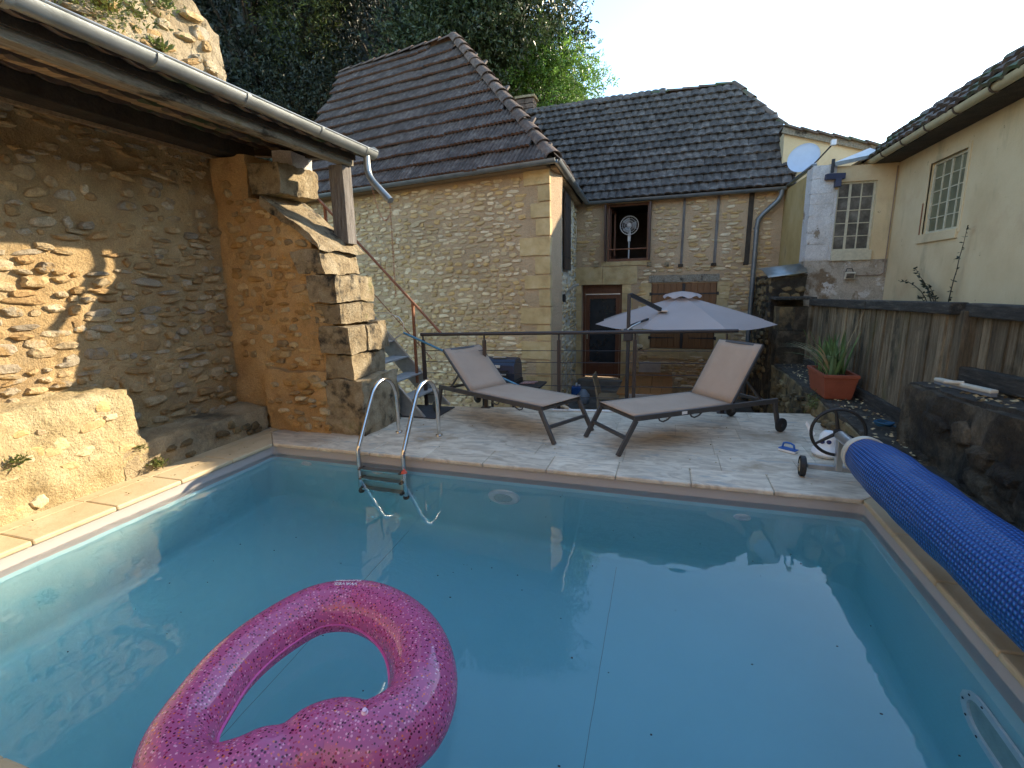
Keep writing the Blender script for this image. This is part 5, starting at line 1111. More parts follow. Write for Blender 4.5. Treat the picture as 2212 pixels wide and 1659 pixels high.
mxc = N.new('ShaderNodeMix'); mxc.data_type = 'RGBA'; mxc.inputs[6].default_value = (.88, .23, .50, 1); L.new(mk.outputs[0], mxc.inputs[0]); L.new(rp.outputs[0], mxc.inputs[7])
L.new(mxc.outputs[2], b.inputs['Base Color']); b.inputs['Roughness'].default_value = .10; b.inputs['Coat Weight'].default_value = 1.0; b.inputs['Coat Roughness'].default_value = .05
tl = N.new('ShaderNodeBsdfTranslucent'); L.new(mxc.outputs[2], tl.inputs[0]); ms = N.new('ShaderNodeMixShader'); ms.inputs[0].default_value = .35; L.new(b.outputs[0], ms.inputs[1]); L.new(tl.outputs[0], ms.inputs[2])
tp = N.new('ShaderNodeBsdfTransparent'); tp.inputs[0].default_value = (.97, .55, .76, 1); m2 = N.new('ShaderNodeMixShader')
sb = N.new('ShaderNodeMath'); sb.operation = 'MULTIPLY_ADD'; sb.inputs[1].default_value = -.32; sb.inputs[2].default_value = .32; L.new(mk.outputs[0], sb.inputs[0]); L.new(sb.outputs[0], m2.inputs[0])
L.new(ms.outputs[0], m2.inputs[1]); L.new(tp.outputs[0], m2.inputs[2]); L.new(m2.outputs[0], N['Material Output'].inputs[0])
RC = [(-1.66, 1.12), (-1.725, 1.34), (-1.715, 1.56), (-1.63, 1.77), (-1.45, 1.855), (-1.24, 1.82), (-1.04, 1.70), (-.90, 1.52), (-.86, 1.34), (-.95, 1.20), (-1.08, 1.17), (-1.19, 1.06), (-1.28, .96), (-1.39, .90), (-1.50, .92), (-1.60, 1.0)]
def closed_cr(P, k=8):
    n = len(P); out = []
    for i in range(n):
        p0, p1, p2, p3 = [Vector((*P[(i+j-1) % n], 0)) for j in range(4)]
        for q in range(k):
            t_ = q/k; out.append(0.5*((2*p1)+(p2-p0)*t_+(2*p0-5*p1+4*p2-p3)*t_*t_+(3*p1-p0-3*p2+p3)*t_**3))
    return out
RZ = -.035
pts = [p+Vector((0, 0, RZ)) for p in closed_cr(RC)]; nn_ = len(pts)
rad = []
for i in range(nn_):
    t_ = i/nn_*16; rad.append(.130 + .012*math.cos((t_-9)/16*2*math.pi) - (.02*math.exp(-((t_-10.9)/.30)**2)))
rg = thing('swim_ring', (-1.28, 1.32, RZ), 'translucent pink heart-shaped swim ring full of glitter floating in the pool', 'swim ring')
g = G(); g.tube(pts, rad, 36, closed=True); ringo = g.build('inflated_tube', rm, rg, smooth=True)
try: ringo.data.set_sharp_from_angle(angle=R(180))
except Exception: pass
vsn = []                                          # welded inner seam
g = G()
inn = []
for i in range(nn_):
    tg = (pts[(i+1) % nn_]-pts[i-1]).normalized(); side = Vector((-tg.y, tg.x, 0))
    inn.append((pts[i], side, rad[i]))
cen = sum(pts, Vector())/nn_
vs = []
for p, s_, r_ in inn:
    s2 = s_ if (cen-p).dot(s_) > 0 else -s_
    s2 = s_*(-1)
    vs += [p+s2*(r_-.002)+Vector((0, 0, -.012)), p+s2*(r_+.008)+Vector((0, 0, -.012)), p+s2*(r_+.008)+Vector((0, 0, -.015)), p+s2*(r_-.002)+Vector((0, 0, -.015))]
g.add(vs, [(4*i+k, 4*((i+1) % nn_)+k, 4*((i+1) % nn_)+(k+1) % 4, 4*i+(k+1) % 4) for i in range(nn_) for k in range(4)])
g.build('welded_seam', plain('pink_seam', (.7, .16, .42), rough=.3), rg, smooth=True)
g = G(); vp = pts[72]; g.lathe([(.012, 0), (.012, .008), (.008, .012), (.008, .02), (.001, .021)], vp+Vector((0, 0, rad[72]-.004)), (0.1, -.2, 1), 14); g.build('valve', plain('clear_valve', (.85, .6, .78), rough=.2), rg, smooth=True)
# lettering on the ring top (printed, facing away from the viewer)
def text(body, size, loc, rot, m, parent, name='lettering', align='CENTER', ext=.0006):
    cu = bpy.data.curves.new(name, 'FONT'); cu.body = body; cu.size = size; cu.extrude = ext; cu.align_x = align
    o = bpy.data.objects.new(name+'_tmp', cu); C.objects.link(o); dg = bpy.context.evaluated_depsgraph_get(); me = bpy.data.meshes.new_from_object(o.evaluated_get(dg)); bpy.data.objects.remove(o)
    me.materials.clear(); me.materials.append(m); ob = bpy.data.objects.new(name, me); C.objects.link(ob); ob.parent = parent
    mm = Matrix.Translation(Vector(loc)-woff(parent)) @ rot.to_4x4(); ob.matrix_basis = mm; return ob
m_print = plain('white_print', (.85, .85, .88), rough=.4, v=.02)
def ringtext(body, idx, ang, size):
    p = pts[idx]; tg = (pts[(idx+1) % nn_]-pts[idx-1]).normalized(); out = Vector((tg.y, -tg.x, 0))
    if (cen-p).dot(out) > 0: out = -out
    nrm = (out*math.sin(ang)+Vector((0, 0, 1))*math.cos(ang)).normalized(); up = (nrm.cross(tg)).normalized()
    if up.dot(out) > 0: up = -up
    xx = up.cross(nrm).normalized(); rot = Matrix((xx, up, nrm)).transposed()
    text(body, size, p+nrm*(rad[idx]+.0016), rot, m_print, rg)
ringtext('SUMMER', 30, R(20), .036); ringtext('WAVES', 30, R(4), .036)

# ------------------------------------------------------------------ loungers
def make_lounger(ang, label, hx=1.24):
    r = thing('sun_lounger', (0, 0, 0), label, 'sun lounger', 'sun loungers on the terrace')
    W = .31
    for s in (-1, 1):
        g = G(); g.bar((.10, s*W, .335), (1.82, s*W, .335), .03, .05); g.build('side_rail', m_loung, r, bev=.004)
        g = G(); g.bar((-.06, s*W, 0), (.125, s*W, .315), .03, .045, up=(1, 0, 0)); g.build('leg', m_loung, r, bev=.004)
        g = G(); g.bar((1.86, s*W, .06), (1.79, s*W, .315), .03, .045, up=(1, 0, 0)); g.build('leg', m_loung, r, bev=.004)
        g = G(); y = s*(W+.03); g.lathe([(.066, -.014), (.074, -.008), (.074, .008), (.066, .014)], (1.87, y, .074), (0, 1, 0), 24); wh = g.build('wheel', m_rubber, r, smooth=True)
        g = G(); g.lathe([(.018, -.018), (.018, .018)], (1.87, y, .074), (0, 1, 0), 12)
        for k in range(5):
            a_ = 2*math.pi*k/5; g.bar((1.87, y, .074), (1.87+.066*math.cos(a_), y, .074+.066*math.sin(a_)), .03, .012, up=(0, 1, 0))
        g.build('wheel_spokes', m_anthr, wh)
    g = G(); g.bar((0.03, -W, .155), (0.03, W, .155), .03, .03); g.build('crossbar', m_loung, r)
    for x in (.13, 1.16, 1.72):
        g = G(); g.bar((x, -W, .325), (x, W, .325), .03, .03); g.build('crossbar', m_loung, r)
    for x in (.42, .78):
        for s in (-1, 1):
            g = G(); g.tube([(x-.05, s*W, .312), (x-.035, s*W, .285), (x, s*W, .272), (x+.05, s*W, .285), (x+.085, s*W, .312)], .008, 6); g.build('fabric_clip', m_loung, r, smooth=True)
    g = G(); n = 12; vs = []
    for i in range(n+1):
        for j in range(7):
            u = j/6; x = .10+(hx-.02-.10)*i/n; vs.append((x, (-W+.012)+(2*W-.024)*u, .362-.012*math.sin(math.pi*u)*math.sin(math.pi*i/n)))
    g.add(vs, [(i*7+j, i*7+j+1, (i+1)*7+j+1, (i+1)*7+j) for i in range(n) for j in range(6)]); s_ = g.build('seat_fabric', m_fab, r, smooth=True); so = s_.modifiers.new('s', 'SOLIDIFY'); so.thickness = .006
    ca, sa = math.cos(ang), math.sin(ang); Lb = .66
    def bp(t_, y, n_=0): return (hx+t_*ca-n_*sa, y, .355+t_*sa+n_*ca)
    g = G(); vs = []
    for i in range(9):
        for j in range(7):
            u = j/6; vs.append(bp(Lb*i/8, (-W+.022)+(2*W-.044)*u, -.012*math.sin(math.pi*u)))
    g.add(vs, [(i*7+j, i*7+j+1, (i+1)*7+j+1, (i+1)*7+j) for i in range(8) for j in range(6)]); s_ = g.build('back_fabric', m_fab, r, smooth=True); so = s_.modifiers.new('s', 'SOLIDIFY'); so.thickness = .006
    for s in (-1, 1):
        g = G(); g.bar(bp(-.02, s*(W-.02), -.012), bp(Lb, s*(W-.02), -.012), .024, .03, up=(-sa, 0, ca)); g.build('back_frame', m_loung, r, bev=.003)
        g = G(); g.bar(bp(.30, s*(W-.06), -.03), (1.68, s*(W-.06), .32), .018, .018); g.build('back_strut', m_loung, r)
    g = G(); g.bar(bp(Lb-.005, -W+.02, -.012), bp(Lb-.005, W-.02, -.012), .028, .024, up=(-sa, 0, ca)); g.build('back_frame', m_loung, r)
    g = G(); g.box((.62, -W-.019, .322), (.68, -W-.0155, .35)); g.build('care_tag', m_plwhite, r)
    return r
l2 = make_lounger(R(59), 'beige fabric sun lounger with its backrest raised high, beside the umbrella'); l2.location = (-.53, 4.60, .002); l2.rotation_euler = (0, 0, R(37.5))
l1 = make_lounger(R(43), 'beige fabric sun lounger nearer the metal stairs, half reclined, partly sunlit back'); l1.location = (-.93, 4.80, .002); l1.rotation_euler = (0, 0, R(180-27.9))

# ------------------------------------------------------------------ railing
rl = thing('cable_railing', (-1.2, 5.95, 0), 'dark metal railing with thin horizontal cables along the terrace edge', 'railing')
RL0 = Vector((-3.06, 5.66, 0)); RL1 = Vector((.76, 6.17, 0)); ru = (RL1-RL0).normalized()
def RP(x, z): t_ = (x-RL0.x)/(RL1.x-RL0.x); p = RL0.lerp(RL1, t_); return Vector((p.x, p.y, z))
g = G(); g.tube([RP(-3.06, .955), RP(.78, .985)], .022, 10); g.build('top_rail', m_brownp, rl, smooth=True)
for x in (-3.03, -2.22, -1.28, -.37, .66):
    g = G(); r_ = .021; P0_ = RP(x, 0.0); 
    g.bar(P0_, RP(x, .88), .042, .042, up=ru); g.tube([RP(x, .88), RP(x, .955)], .012, 8); po = g.build('post', m_brownp, rl)
    g = G(); g.box((-.06, -.05, 0), (.06, .05, .008), mtx=Matrix.Translation(P0_)); g.build('base_plate', m_brownp, po)
for i in range(5):
    z = .155+i*.148; g = G(); g.tube([RP(-3.03, z), RP(.66, z)], .0045, 5); g.build('cable', m_iron, rl)

# ------------------------------------------------------------------ metal stairs and rusty handrail
st = thing('metal_stairs', (-2.85, 5.45, 0), 'grey metal stairs with ribbed treads climbing left behind the buttress', 'stairs')
sl_ = .94/.87; ST = 15
for y in (5.10, 5.80):
    g = G(); b0 = Vector((-2.82, y, -.0)); tt = Vector((-1, 0, sl_)).normalized(); nrm = Vector((sl_, 0, 1)).normalized()
    a0 = b0; a1 = b0 + tt*4.6; g.prism([a0+nrm*.0+Vector((.06, 0, 0)), a1+nrm*.09, a1-nrm*.13, a0+Vector((-.24, 0, 0))], (0, .02, 0)); g.build('stringer', m_galv, st)
    g = G(); g.bar(a0+Vector((.06, .01, .0)), a1+nrm*.09+Vector((0, .01, 0)), .034, .012); g.build('stringer_edge', m_alu, st)
for k in range(ST):
    z = .215+k*.216; x = -2.86-z/sl_
    g = G(); g.box((x-.13, 5.12, z-.022), (x+.11, 5.80, z)); g.build('tread', m_tread, st, bev=.004)
rh = thing('rusty_handrail', (-3.0, 5.72, 0), 'long rusty red handrail rising left over the metal stairs', 'handrail')
g = G(); g.tube([(-2.78, 5.72, .955), (-5.15, 5.72, 3.42)], .018, 8); g.build('rail', m_rust, rh, smooth=True)
for x, z0_ in ((-3.18, .3), (-4.4, 1.6)):
    g = G(); g.bar((x, 5.72, z0_), (x, 5.72, .955+(-2.78-x)*1.04), .03, .03, up=(1, 0, 0)); g.build('post', m_rust, rh)
g = G(); g.tube([(-2.95, 5.74, .62), (-5.1, 5.74, 2.9)], .006, 6); g.build('lower_bar', m_rust, rh)
g = G(); g.box((-3.2, 5.08, .0035), (-2.62, 5.66, .012)); g.build('door_mat', m_mat, None, label='charcoal mat on the terrace at the foot of the metal stairs', category='mat')

# telescopic pole with hoop
po = thing('skimmer_pole', (-2.0, 5.6, 0), 'chipped blue telescopic pole with a bare net hoop resting against the railing', 'pool pole')
A_ = Vector((-3.26, 5.58, .985)); B_ = Vector((-1.45, 5.79, .17)); C_ = Vector((-1.14, 5.82, .035))
g = G(); g.tube([A_, B_], .0145, 8); g.build('blue_tube', m_polebl, po, smooth=True)
g = G(); g.tube([B_, C_], .018, 8); g.build('beige_grip', plain('beige_grip', (.55, .45, .3), rough=.6), po, smooth=True)
g = G(); g.tube([C_, C_+(C_-B_).normalized()*.14], .007, 6); g.build('tip', m_plwhite, po)
g = G(); hp = [A_+Vector((.0, 0, .0)), A_+Vector((.01, 0, .12)), A_+Vector((-.05, .0, .2)), A_+Vector((-.2, -.02, .26)), A_+Vector((-.38, -.03, .26)), A_+Vector((-.50, -.04, .18)), A_+Vector((-.52, -.04, .05)), A_+Vector((-.42, -.03, -.08)), A_+Vector((-.2, -.02, -.12)), A_]
g.tube(hp, .006, 6); g.build('hoop', m_alu, po, smooth=True)
g = G(); g.tube([RP(-1.35, .012)-Vector((0, .10, 0)), RP(.1, .012)-Vector((0, .09, 0))], .0125, 8); wp = g.build('white_tube', m_plwhite, None, smooth=True, label='long white plastic tube lying along the terrace edge', category='tube')

# ------------------------------------------------------------------ reel and cover roll
re_ = thing('cover_reel', (1.30, 4.25, 0), 'pool cover reel with black handwheel, grey frame and small castor wheels', 'cover reel')
HB = Vector((1.30, 4.22, .375))
g = G()
for k in range(36): pass
rim = [HB+Vector((math.cos(2*math.pi*k/36)*.185, .02, math.sin(2*math.pi*k/36)*.185)) for k in range(36)]
yaw_ = R(-4)
g.tube(rim, .0125, 8, closed=True); g.build('handwheel_rim', m_rubber, re_, smooth=True)
for k, a_ in enumerate((100, 215, 340)):
    g = G(); g.tube([HB+Vector((0, .015, 0)), HB+Vector((math.cos(R(a_))*.18, .02, math.sin(R(a_))*.18))], [.016, .010], 8); g.build('handwheel_spoke', m_rubber, re_, smooth=True)
g = G(); g.lathe([(.03, -.03), (.03, .035)], HB, (0, 1, 0), 16); g.build('wheel_boss', m_rubber, re_, smooth=True)
RA_ = Vector((1.305, 4.20, .362)); RB_ = Vector((1.43, 1.6, .31)); ra = (RB_-RA_).normalized()
g = G(); g.tube([RA_, RA_+ra*.6], .04, 18); g.build('roller_tube', m_alu, re_, smooth=True)
g = G(); g.bar((1.315, 4.20, .08), (1.31, 4.20, .35), .055, .045, up=(1, 0, 0)); g.build('upright', m_alu, re_, bev=.004)
g = G(); g.bar((1.11, 4.22, .09), (1.52, 4.18, .09), .04, .04); g.build('foot_bar', m_galv, re_, bev=.004)
for x, y in ((1.075, 4.225), (1.50, 4.17)):
    g = G(); g.lathe([(.074, -.022), (.083, -.016), (.083, .016), (.074, .022), (.055, .022), (.055, -.022)], (x, y, .084), (1, -.1, 0), 24, cap=False); w_ = g.build('castor_wheel', m_rubber, re_, smooth=True)
    g = G(); g.lathe([(.056, -.018), (.056, .018)], (x, y, .084), (1, -.1, 0), 20); g.build('hub', m_hub, w_, smooth=True)
    g = G(); g.box((-.012, -.012, -.012), (.012, .012, .012), mtx=Matrix.Translation((x-.022, y, .084))); g.build('axle_end', m_alu, w_)
# roll of bubble cover: a spiral solid with dimpled skin
cr_ = thing('bubble_cover_roll', (1.36, 3.0, .36), 'thick roll of shiny blue bubble pool cover on the reel', 'pool cover')
A0 = RA_+ra*.42; A1 = RA_+ra*5.4; n_l = 150; n_c = 132; Lr = (A1-A0).length; ax = (A1-A0).normalized(); sx = Vector((1, 0, 0)); sx = (sx-ax*sx.dot(ax)).normalized(); sz = ax.cross(sx); sz = sz if sz.z > 0 else -sz
ma = bpy.data.materials.new('blue_bubble_film'); ma.use_nodes = True; t = ma.node_tree; N = t.nodes; L = t.links; b = N['Principled BSDF']
b.inputs['Roughness'].default_value = .38; b.inputs['Coat Weight'].default_value = .05
uvn = N.new('ShaderNodeAttribute'); uvn.attribute_name = 'bubuv'
mpb = N.new('ShaderNodeMapping'); L.new(uvn.outputs['Vector'], mpb.inputs[0])
def wave(axis, sc_, ph=0):
    w = N.new('ShaderNodeTexWave'); w.wave_type = 'BANDS'; w.bands_direction = axis; w.inputs['Scale'].default_value = sc_; w.inputs['Phase Offset'].default_value = ph; L.new(mpb.outputs[0], w.inputs[0]); return w
wa = wave('X', 2.3); wb = wave('Y', 2.3)
mm_ = N.new('ShaderNodeMath'); mm_.operation = 'MULTIPLY'; L.new(wa.outputs[1], mm_.inputs[0]); L.new(wb.outputs[1], mm_.inputs[1])
cb = N.new('ShaderNodeValToRGB'); cb.color_ramp.elements[0].color = (.005, .05, .25, 1); cb.color_ramp.elements[0].position = .05; cb.color_ramp.elements[1].color = (.03, .20, .62, 1); cb.color_ramp.elements[1].position = .6; L.new(mm_.outputs[0], cb.inputs[0]); L.new(cb.outputs[0], b.inputs['Base Color'])
bb = N.new('ShaderNodeBump'); bb.inputs['Strength'].default_value = 1.0; bb.inputs['Distance'].default_value = .012; L.new(mm_.outputs[0], bb.inputs['Height']); L.new(bb.outputs[0], b.inputs['Normal'])
vs = []; uvs = []; RR = .158
for i in range(n_l+1):
    d_ = Lr*i/n_l; rr0 = RR - .030 + .014*noise.noise(Vector((d_*1.3, 0, 3))) + .005*noise.noise(Vector((d_*7.0, 0, 9))) + .030*min(1, d_/.4) + .016*min(1, d_/1.7)
    for j in range(n_c):
        a_ = 2*math.pi*j/n_c; r_ = rr0 + .009*noise.noise(Vector((d_*3.5, math.cos(a_)*2, math.sin(a_)*2))) - .007*((a_-1.0) % 6.283)/6.283
        vs.append(A0+ax*d_+(sx*math.cos(a_)+sz*math.sin(a_))*r_); uvs.append((d_/.16, j/n_c*2*math.pi*RR/.16*1.0, 0))
g = G(); g.add(vs, [(i*n_c+j, i*n_c+(j+1) % n_c, (i+1)*n_c+(j+1) % n_c, (i+1)*n_c+j) for i in range(n_l) for j in range(n_c)]+[tuple(range(n_c-1, -1, -1)), tuple(n_l*n_c+j for j in range(n_c))])
me = bpy.data.meshes.new('cover_skin'); me.from_pydata([tuple(v) for v in g.v], [], g.f); me.materials.append(ma)
atb = me.attributes.new('bubuv', 'FLOAT_VECTOR', 'CORNER')
arr = []
nq = n_l*n_c
for fi, f in enumerate(g.f):
    wrap = fi < nq and (fi % n_c) == n_c-1
    for vi in f:
        u_, v_, _ = uvs[vi]
        if wrap and vi % n_c == 0: v_ = 2*math.pi*RR/.16
        arr += [u_, v_, 0]
atb.data.foreach_set('vector', arr); me.polygons.foreach_set('use_smooth', [True]*len(me.polygons))
try: me.set_sharp_from_angle(angle=R(50))
except Exception: pass
o = bpy.data.objects.new('cover_skin', me); attach(o, cr_)
g = G(); g.lathe([(.08, -.012), (RR-.026, -.012), (RR-.020, .04), (RR-.024, .045)], A0, tuple(ax), 40); g.build('edge_binding', m_plcream, cr_, smooth=True)
g = G()
for k in range(5):
    r_ = .045+k*.014; g.tube([A0-ax*.013+(sx*math.cos(a_)+sz*math.sin(a_))*(r_+.02*a_/(2*math.pi)) for a_ in [2*math.pi*q/20 for q in range(21)]], .002, 4)
g.build('spiral_end', m_blue, cr_)

# small things near the reel
sbz = thing('scrub_brush', (1.0, 4.6, 0), 'small blue-handled scrubbing pad lying on the terrace by the reel', 'brush')
mxb = Matrix.Translation((1.10, 4.82, 0)) @ Matrix.Rotation(R(-38), 4, 'Z')
g = G(); g.box((-.075, -.035, .004), (.075, .035, .024), mtx=mxb); g.build('pad', m_plwhite, sbz, bev=.004)
g = G(); g.box((-.075, -.036, .0245), (.075, .036, .034), mtx=mxb); g.build('plate', m_blue, sbz, bev=.003)
g = G(); g.tube([mxb @ Vector(p) for p in [(-.055, 0, .034), (-.045, 0, .075), (-.02, 0, .085), (.02, 0, .085), (.045, 0, .075), (.055, 0, .034)]], .009, 8); g.build('handle', m_blue, sbz, smooth=True)
fd = thing('floating_dispenser', (1.42, 4.75, 0), 'white round pool float with two dark eye spots behind the handwheel', 'pool float')
g = G(); g.lathe([(.001, 0), (.10, .0), (.125, .03), (.12, .06), (.09, .09), (.075, .12), (.07, .19), (.045, .225), (.001, .235)], (1.40, 4.78, .004), n=28); g.build('body', m_plwhite, fd, smooth=True)
for dx in (-.052, .0):
    g = G(); g.lathe([(.02, .0), (.018, .006), (.004, .009)], (1.385+dx, 4.712, .15), (-.25, -1, .1), 14); e_ = g.build('eye', plain('eye_navy', (.02, .03, .12), rough=.3), fd, smooth=True)
g = G(); g.prism([(1.30, 4.80, .19), (1.23, 4.82, .30), (1.22, 4.82, .27), (1.27, 4.80, .16)], (0, .02, 0)); g.build('fin', m_plwhite, fd, bev=.004)
rp_ = G()
for k in range(4):
    rr0 = .05+.006*k; rp_.tube([(1.90+rr0*math.cos(a_)*1.1, 5.06+rr0*math.sin(a_), .245+.008*k+.006*math.sin(3*a_+k)) for a_ in [2*math.pi*q/18 for q in range(18)]], .006, 6, closed=True)
rp_.tube([(1.95, 5.04, .25), (2.0, 4.98, .24), (2.04, 4.9, .25)], .006, 6)
rp_.build('rope_coil', m_rope, None, smooth=True, label='coiled blue rope lying on the ledge in front of the tall dark block', category='rope')
sq = thing('pool_brush', (2.0, 4.2, .78), 'weathered T-shaped pool brush head lying on top of the tall dark block', 'brush')
q0, q1_ = Vector((2.05, 4.62, .755)), Vector((2.09, 3.98, .79))
g = G(); g.bar(q0, q1_, .05, .028); g.build('brush_back', m_plcream, sq, bev=.008)
g = G(); g.bar(q0+Vector((.0, 0, -.02)), q1_+Vector((.0, 0, -.02)), .035, .03); g.build('bristles', plain('grey_bristle', (.2, .22, .24), rough=.9), sq)
g = G(); g.tube([q0.lerp(q1_, .5)+Vector((0, 0, .015)), q0.lerp(q1_, .5)+Vector((-.11, .03, .015))], .014, 8); g.build('handle_socket', m_plcream, sq, smooth=True)

# planter with iris leaves
pt_ = thing('planter_box', (1.82, 6.4, .22), 'ribbed terracotta plastic window box planted with irises on the ledge', 'planter')
def PB(u, v, z, gx=0): return (1.70+u*(.30+gx)-gx/2*.3, 6.15+v*.62, z)
g = G(); zb, zt = .225, .50
g.add([(1.72, 6.17, zb), (1.98, 6.17, zb), (1.98, 6.75, zb), (1.72, 6.75, zb), (1.68, 6.12, zt), (2.02, 6.12, zt), (2.02, 6.80, zt), (1.68, 6.80, zt), (1.70, 6.14, zt), (2.0, 6.14, zt), (2.0, 6.78, zt), (1.70, 6.78, zt), (1.71, 6.15, zt-.05), (1.99, 6.15, zt-.05), (1.99, 6.77, zt-.05), (1.71, 6.77, zt-.05)],
      [(0, 3, 2, 1), (0, 1, 5, 4), (1, 2, 6, 5), (2, 3, 7, 6), (3, 0, 4, 7), (4, 5, 9, 8), (5, 6, 10, 9), (6, 7, 11, 10), (7, 4, 8, 11), (8, 9, 13, 12), (9, 10, 14, 13), (10, 11, 15, 14), (11, 8, 12, 15)])
tub = g.build('tub', m_terra, pt_, bev=.004)
for k in range(12):
    z = zb+.02+k*.018; f_ = (z-zb)/(zt-zb)*.04; g = G(); x0, x1, y0, y1 = 1.72-f_-.004, 1.98+f_+.004, 6.17-f_*1.25-.004, 6.75+f_*1.25+.004
    g.prism([(x0, y0, z), (x1, y0, z), (x1, y1, z), (x0, y1, z)], (0, 0, .009)); g.build('rib', m_terra, tub)
g = G(); x0, x1, y0, y1 = 1.672, 2.028, 6.112, 6.808
for q in ((x0, x1, y0, y0+.03), (x0, x1, y1-.03, y1), (x0, x0+.03, y0+.03, y1-.03), (x1-.03, x1, y0+.03, y1-.03)): g.box((q[0], q[2], zt-.03), (q[1], q[3], zt+.006))
g.build('rim', m_terra, tub, bev=.003)
g = G(); g.box((1.712, 6.152, .44), (1.988, 6.768, .462)); g.build('soil', m_soil, pt_)
def blade(par, base, lean, h, w, droop, m, n=9, name='leaf'):
    g = G(); vs = []; d_ = Vector((math.cos(lean[0]), math.sin(lean[0]), 0)); s_ = Vector((-d_.y, d_.x, 0))
    for i in range(n+1):
        t_ = i/n; out = lean[1]*t_*h + droop*h*t_**2.2; z = h*t_*math.sqrt(max(.05, 1-lean[1]**2)) - droop*h*1.0*max(0, t_-.45)**1.8*1.7
        c_ = Vector(base)+d_*out+Vector((0, 0, z)); ww = w*.5*(1-t_**3)*(0.7+.3*min(1, t_*4))+.0008; f_ = s_*ww
        vs += [c_-f_, c_+d_*.004, c_+f_]
    g.add(vs, [(3*i+k, 3*i+k+1, 3*i+k+4, 3*i+k+3) for i in range(n) for k in range(2)]); return g.build(name, m, par, smooth=True)
rr = random.Random(12)
for k in range(58):
    b0 = (rr.uniform(1.74, 1.96), rr.uniform(6.2, 6.72), .455); th0 = rr.uniform(0, 2*math.pi)
    if rr.random() < .7: blade(pt_, b0, (th0, rr.uniform(.02, .28)), rr.uniform(.34, .56), rr.uniform(.034, .052), rr.uniform(0, .16), m_leaf)
    else: blade(pt_, b0, (rr.uniform(2.2, 4.2), rr.uniform(.4, .6)), rr.uniform(.40, .62), rr.uniform(.022, .034), rr.uniform(.3, .6), rr.choice([m_leaf, m_dry]))
for a_, l_, h_ in ((0.1, .03, .78), (.0, .2, .74)):
    g = G(); b0 = Vector((1.88, 6.4, .46)); g.tube([b0, b0+Vector((l_*.4, 0, h_*.5)), b0+Vector((l_, .0, h_))], [.004, .003, .0015], 5); g.build('dry_stalk', m_dry, pt_)

# ------------------------------------------------------------------ umbrella
ub_ = thing('cantilever_umbrella', (-.56, 7.45, -.95), 'grey-lilac cantilever umbrella with dark side pole in the courtyard', 'umbrella')
UC = Vector((.21, 8.9, 0)); UR = 1.50; ZR, ZA = .885, 1.33
def UV_(k, t_, drop=0):
    a_ = R(22.5+45*k); return Vector((UC.x+UR*t_*math.cos(a_), UC.y+UR*t_*math.sin(a_), ZR+(ZA-ZR)*(1-t_)**.92-drop))
for k in range(8):
    g = G(); vs = []; n = 8
    for i in range(n+1):
        t_ = .10+.9*i/n
        for j in range(7):
            u = j/6; p = UV_(k, t_).lerp(UV_(k+1, t_), u); sg = math.sin(math.pi*u)
            q = p-Vector((0, 0, .05*sg*t_)); cdir = Vector((UC.x-q.x, UC.y-q.y, 0)); q += cdir*(.035*sg*(t_**3)); vs.append(q)
    g.add(vs, [(i*7+j, i*7+j+1, (i+1)*7+j+1, (i+1)*7+j) for i in range(n) for j in range(6)]); g.build('canopy_panel', m_para, ub_, smooth=True)
    g = G(); g.tube([UV_(k, .03, .03), UV_(k, .5, .02), UV_(k, .99, .012)], .009, 6); g.build('rib', m_anthr, ub_)
g = G(); vs = []; n = 48
for i, (r_, z_) in enumerate(((.02, 1.40), (.14, 1.385), (.27, 1.345), (.31, 1.305))):
    for j in range(n):
        a_ = 2*math.pi*j/n; w_ = (.02 if i == 3 else .008 if i == 2 else 0)*math.cos(8*a_+.3); vs.append(UC+Vector((r_*math.cos(a_)*(1+w_), r_*math.sin(a_)*(1+w_), z_+w_)))
g.add(vs, [(i*n+j, i*n+(j+1) % n, (i+1)*n+(j+1) % n, (i+1)*n+j) for i in range(3) for j in range(n)]+[tuple(range(n))]); g.build('vent_cap', m_para, ub_, smooth=True)
g = G(); g.bar((-.56, 7.45, -.95), (-.56, 7.45, 1.40), .075, .05, up=(1, 0, 0)); g.build('pole', m_anthr, ub_, bev=.006)
g = G(); g.bar((-.54, 7.46, 1.385), (-.12, 8.05, 1.135), .045, .06); g.build('arm', m_anthr, ub_, bev=.005)
g = G(); g.box((-.08, -.05, -.03), (.08, .05, .0), mtx=Matrix.Translation((-.09, 8.1, 1.13))); g.build('arm_bracket', m_alu, ub_, bev=.005)
g = G(); g.box((-.065, -.05, -.09), (.065, .05, .09), mtx=Matrix.Translation((-.56, 7.43, .80))); g.build('crank_box', m_anthr, ub_, bev=.012)
g = G(); g.tube([(-.56, 7.38, .88), (-.50, 7.36, .93), (-.38, 7.38, .99)], .014, 8); g.build('crank_handle', m_alu, ub_, smooth=True)
g = G(); g.bar((-.56, 7.46, .92), (-.3, 7.9, 1.0), .03, .03); g.build('lower_strut', m_anthr, ub_)
g = G(); g.box((-1.0, 7.2, -.95), (-.12, 7.7, -.89)); g.build('base_plate', m_anthr, ub_, bev=.01)

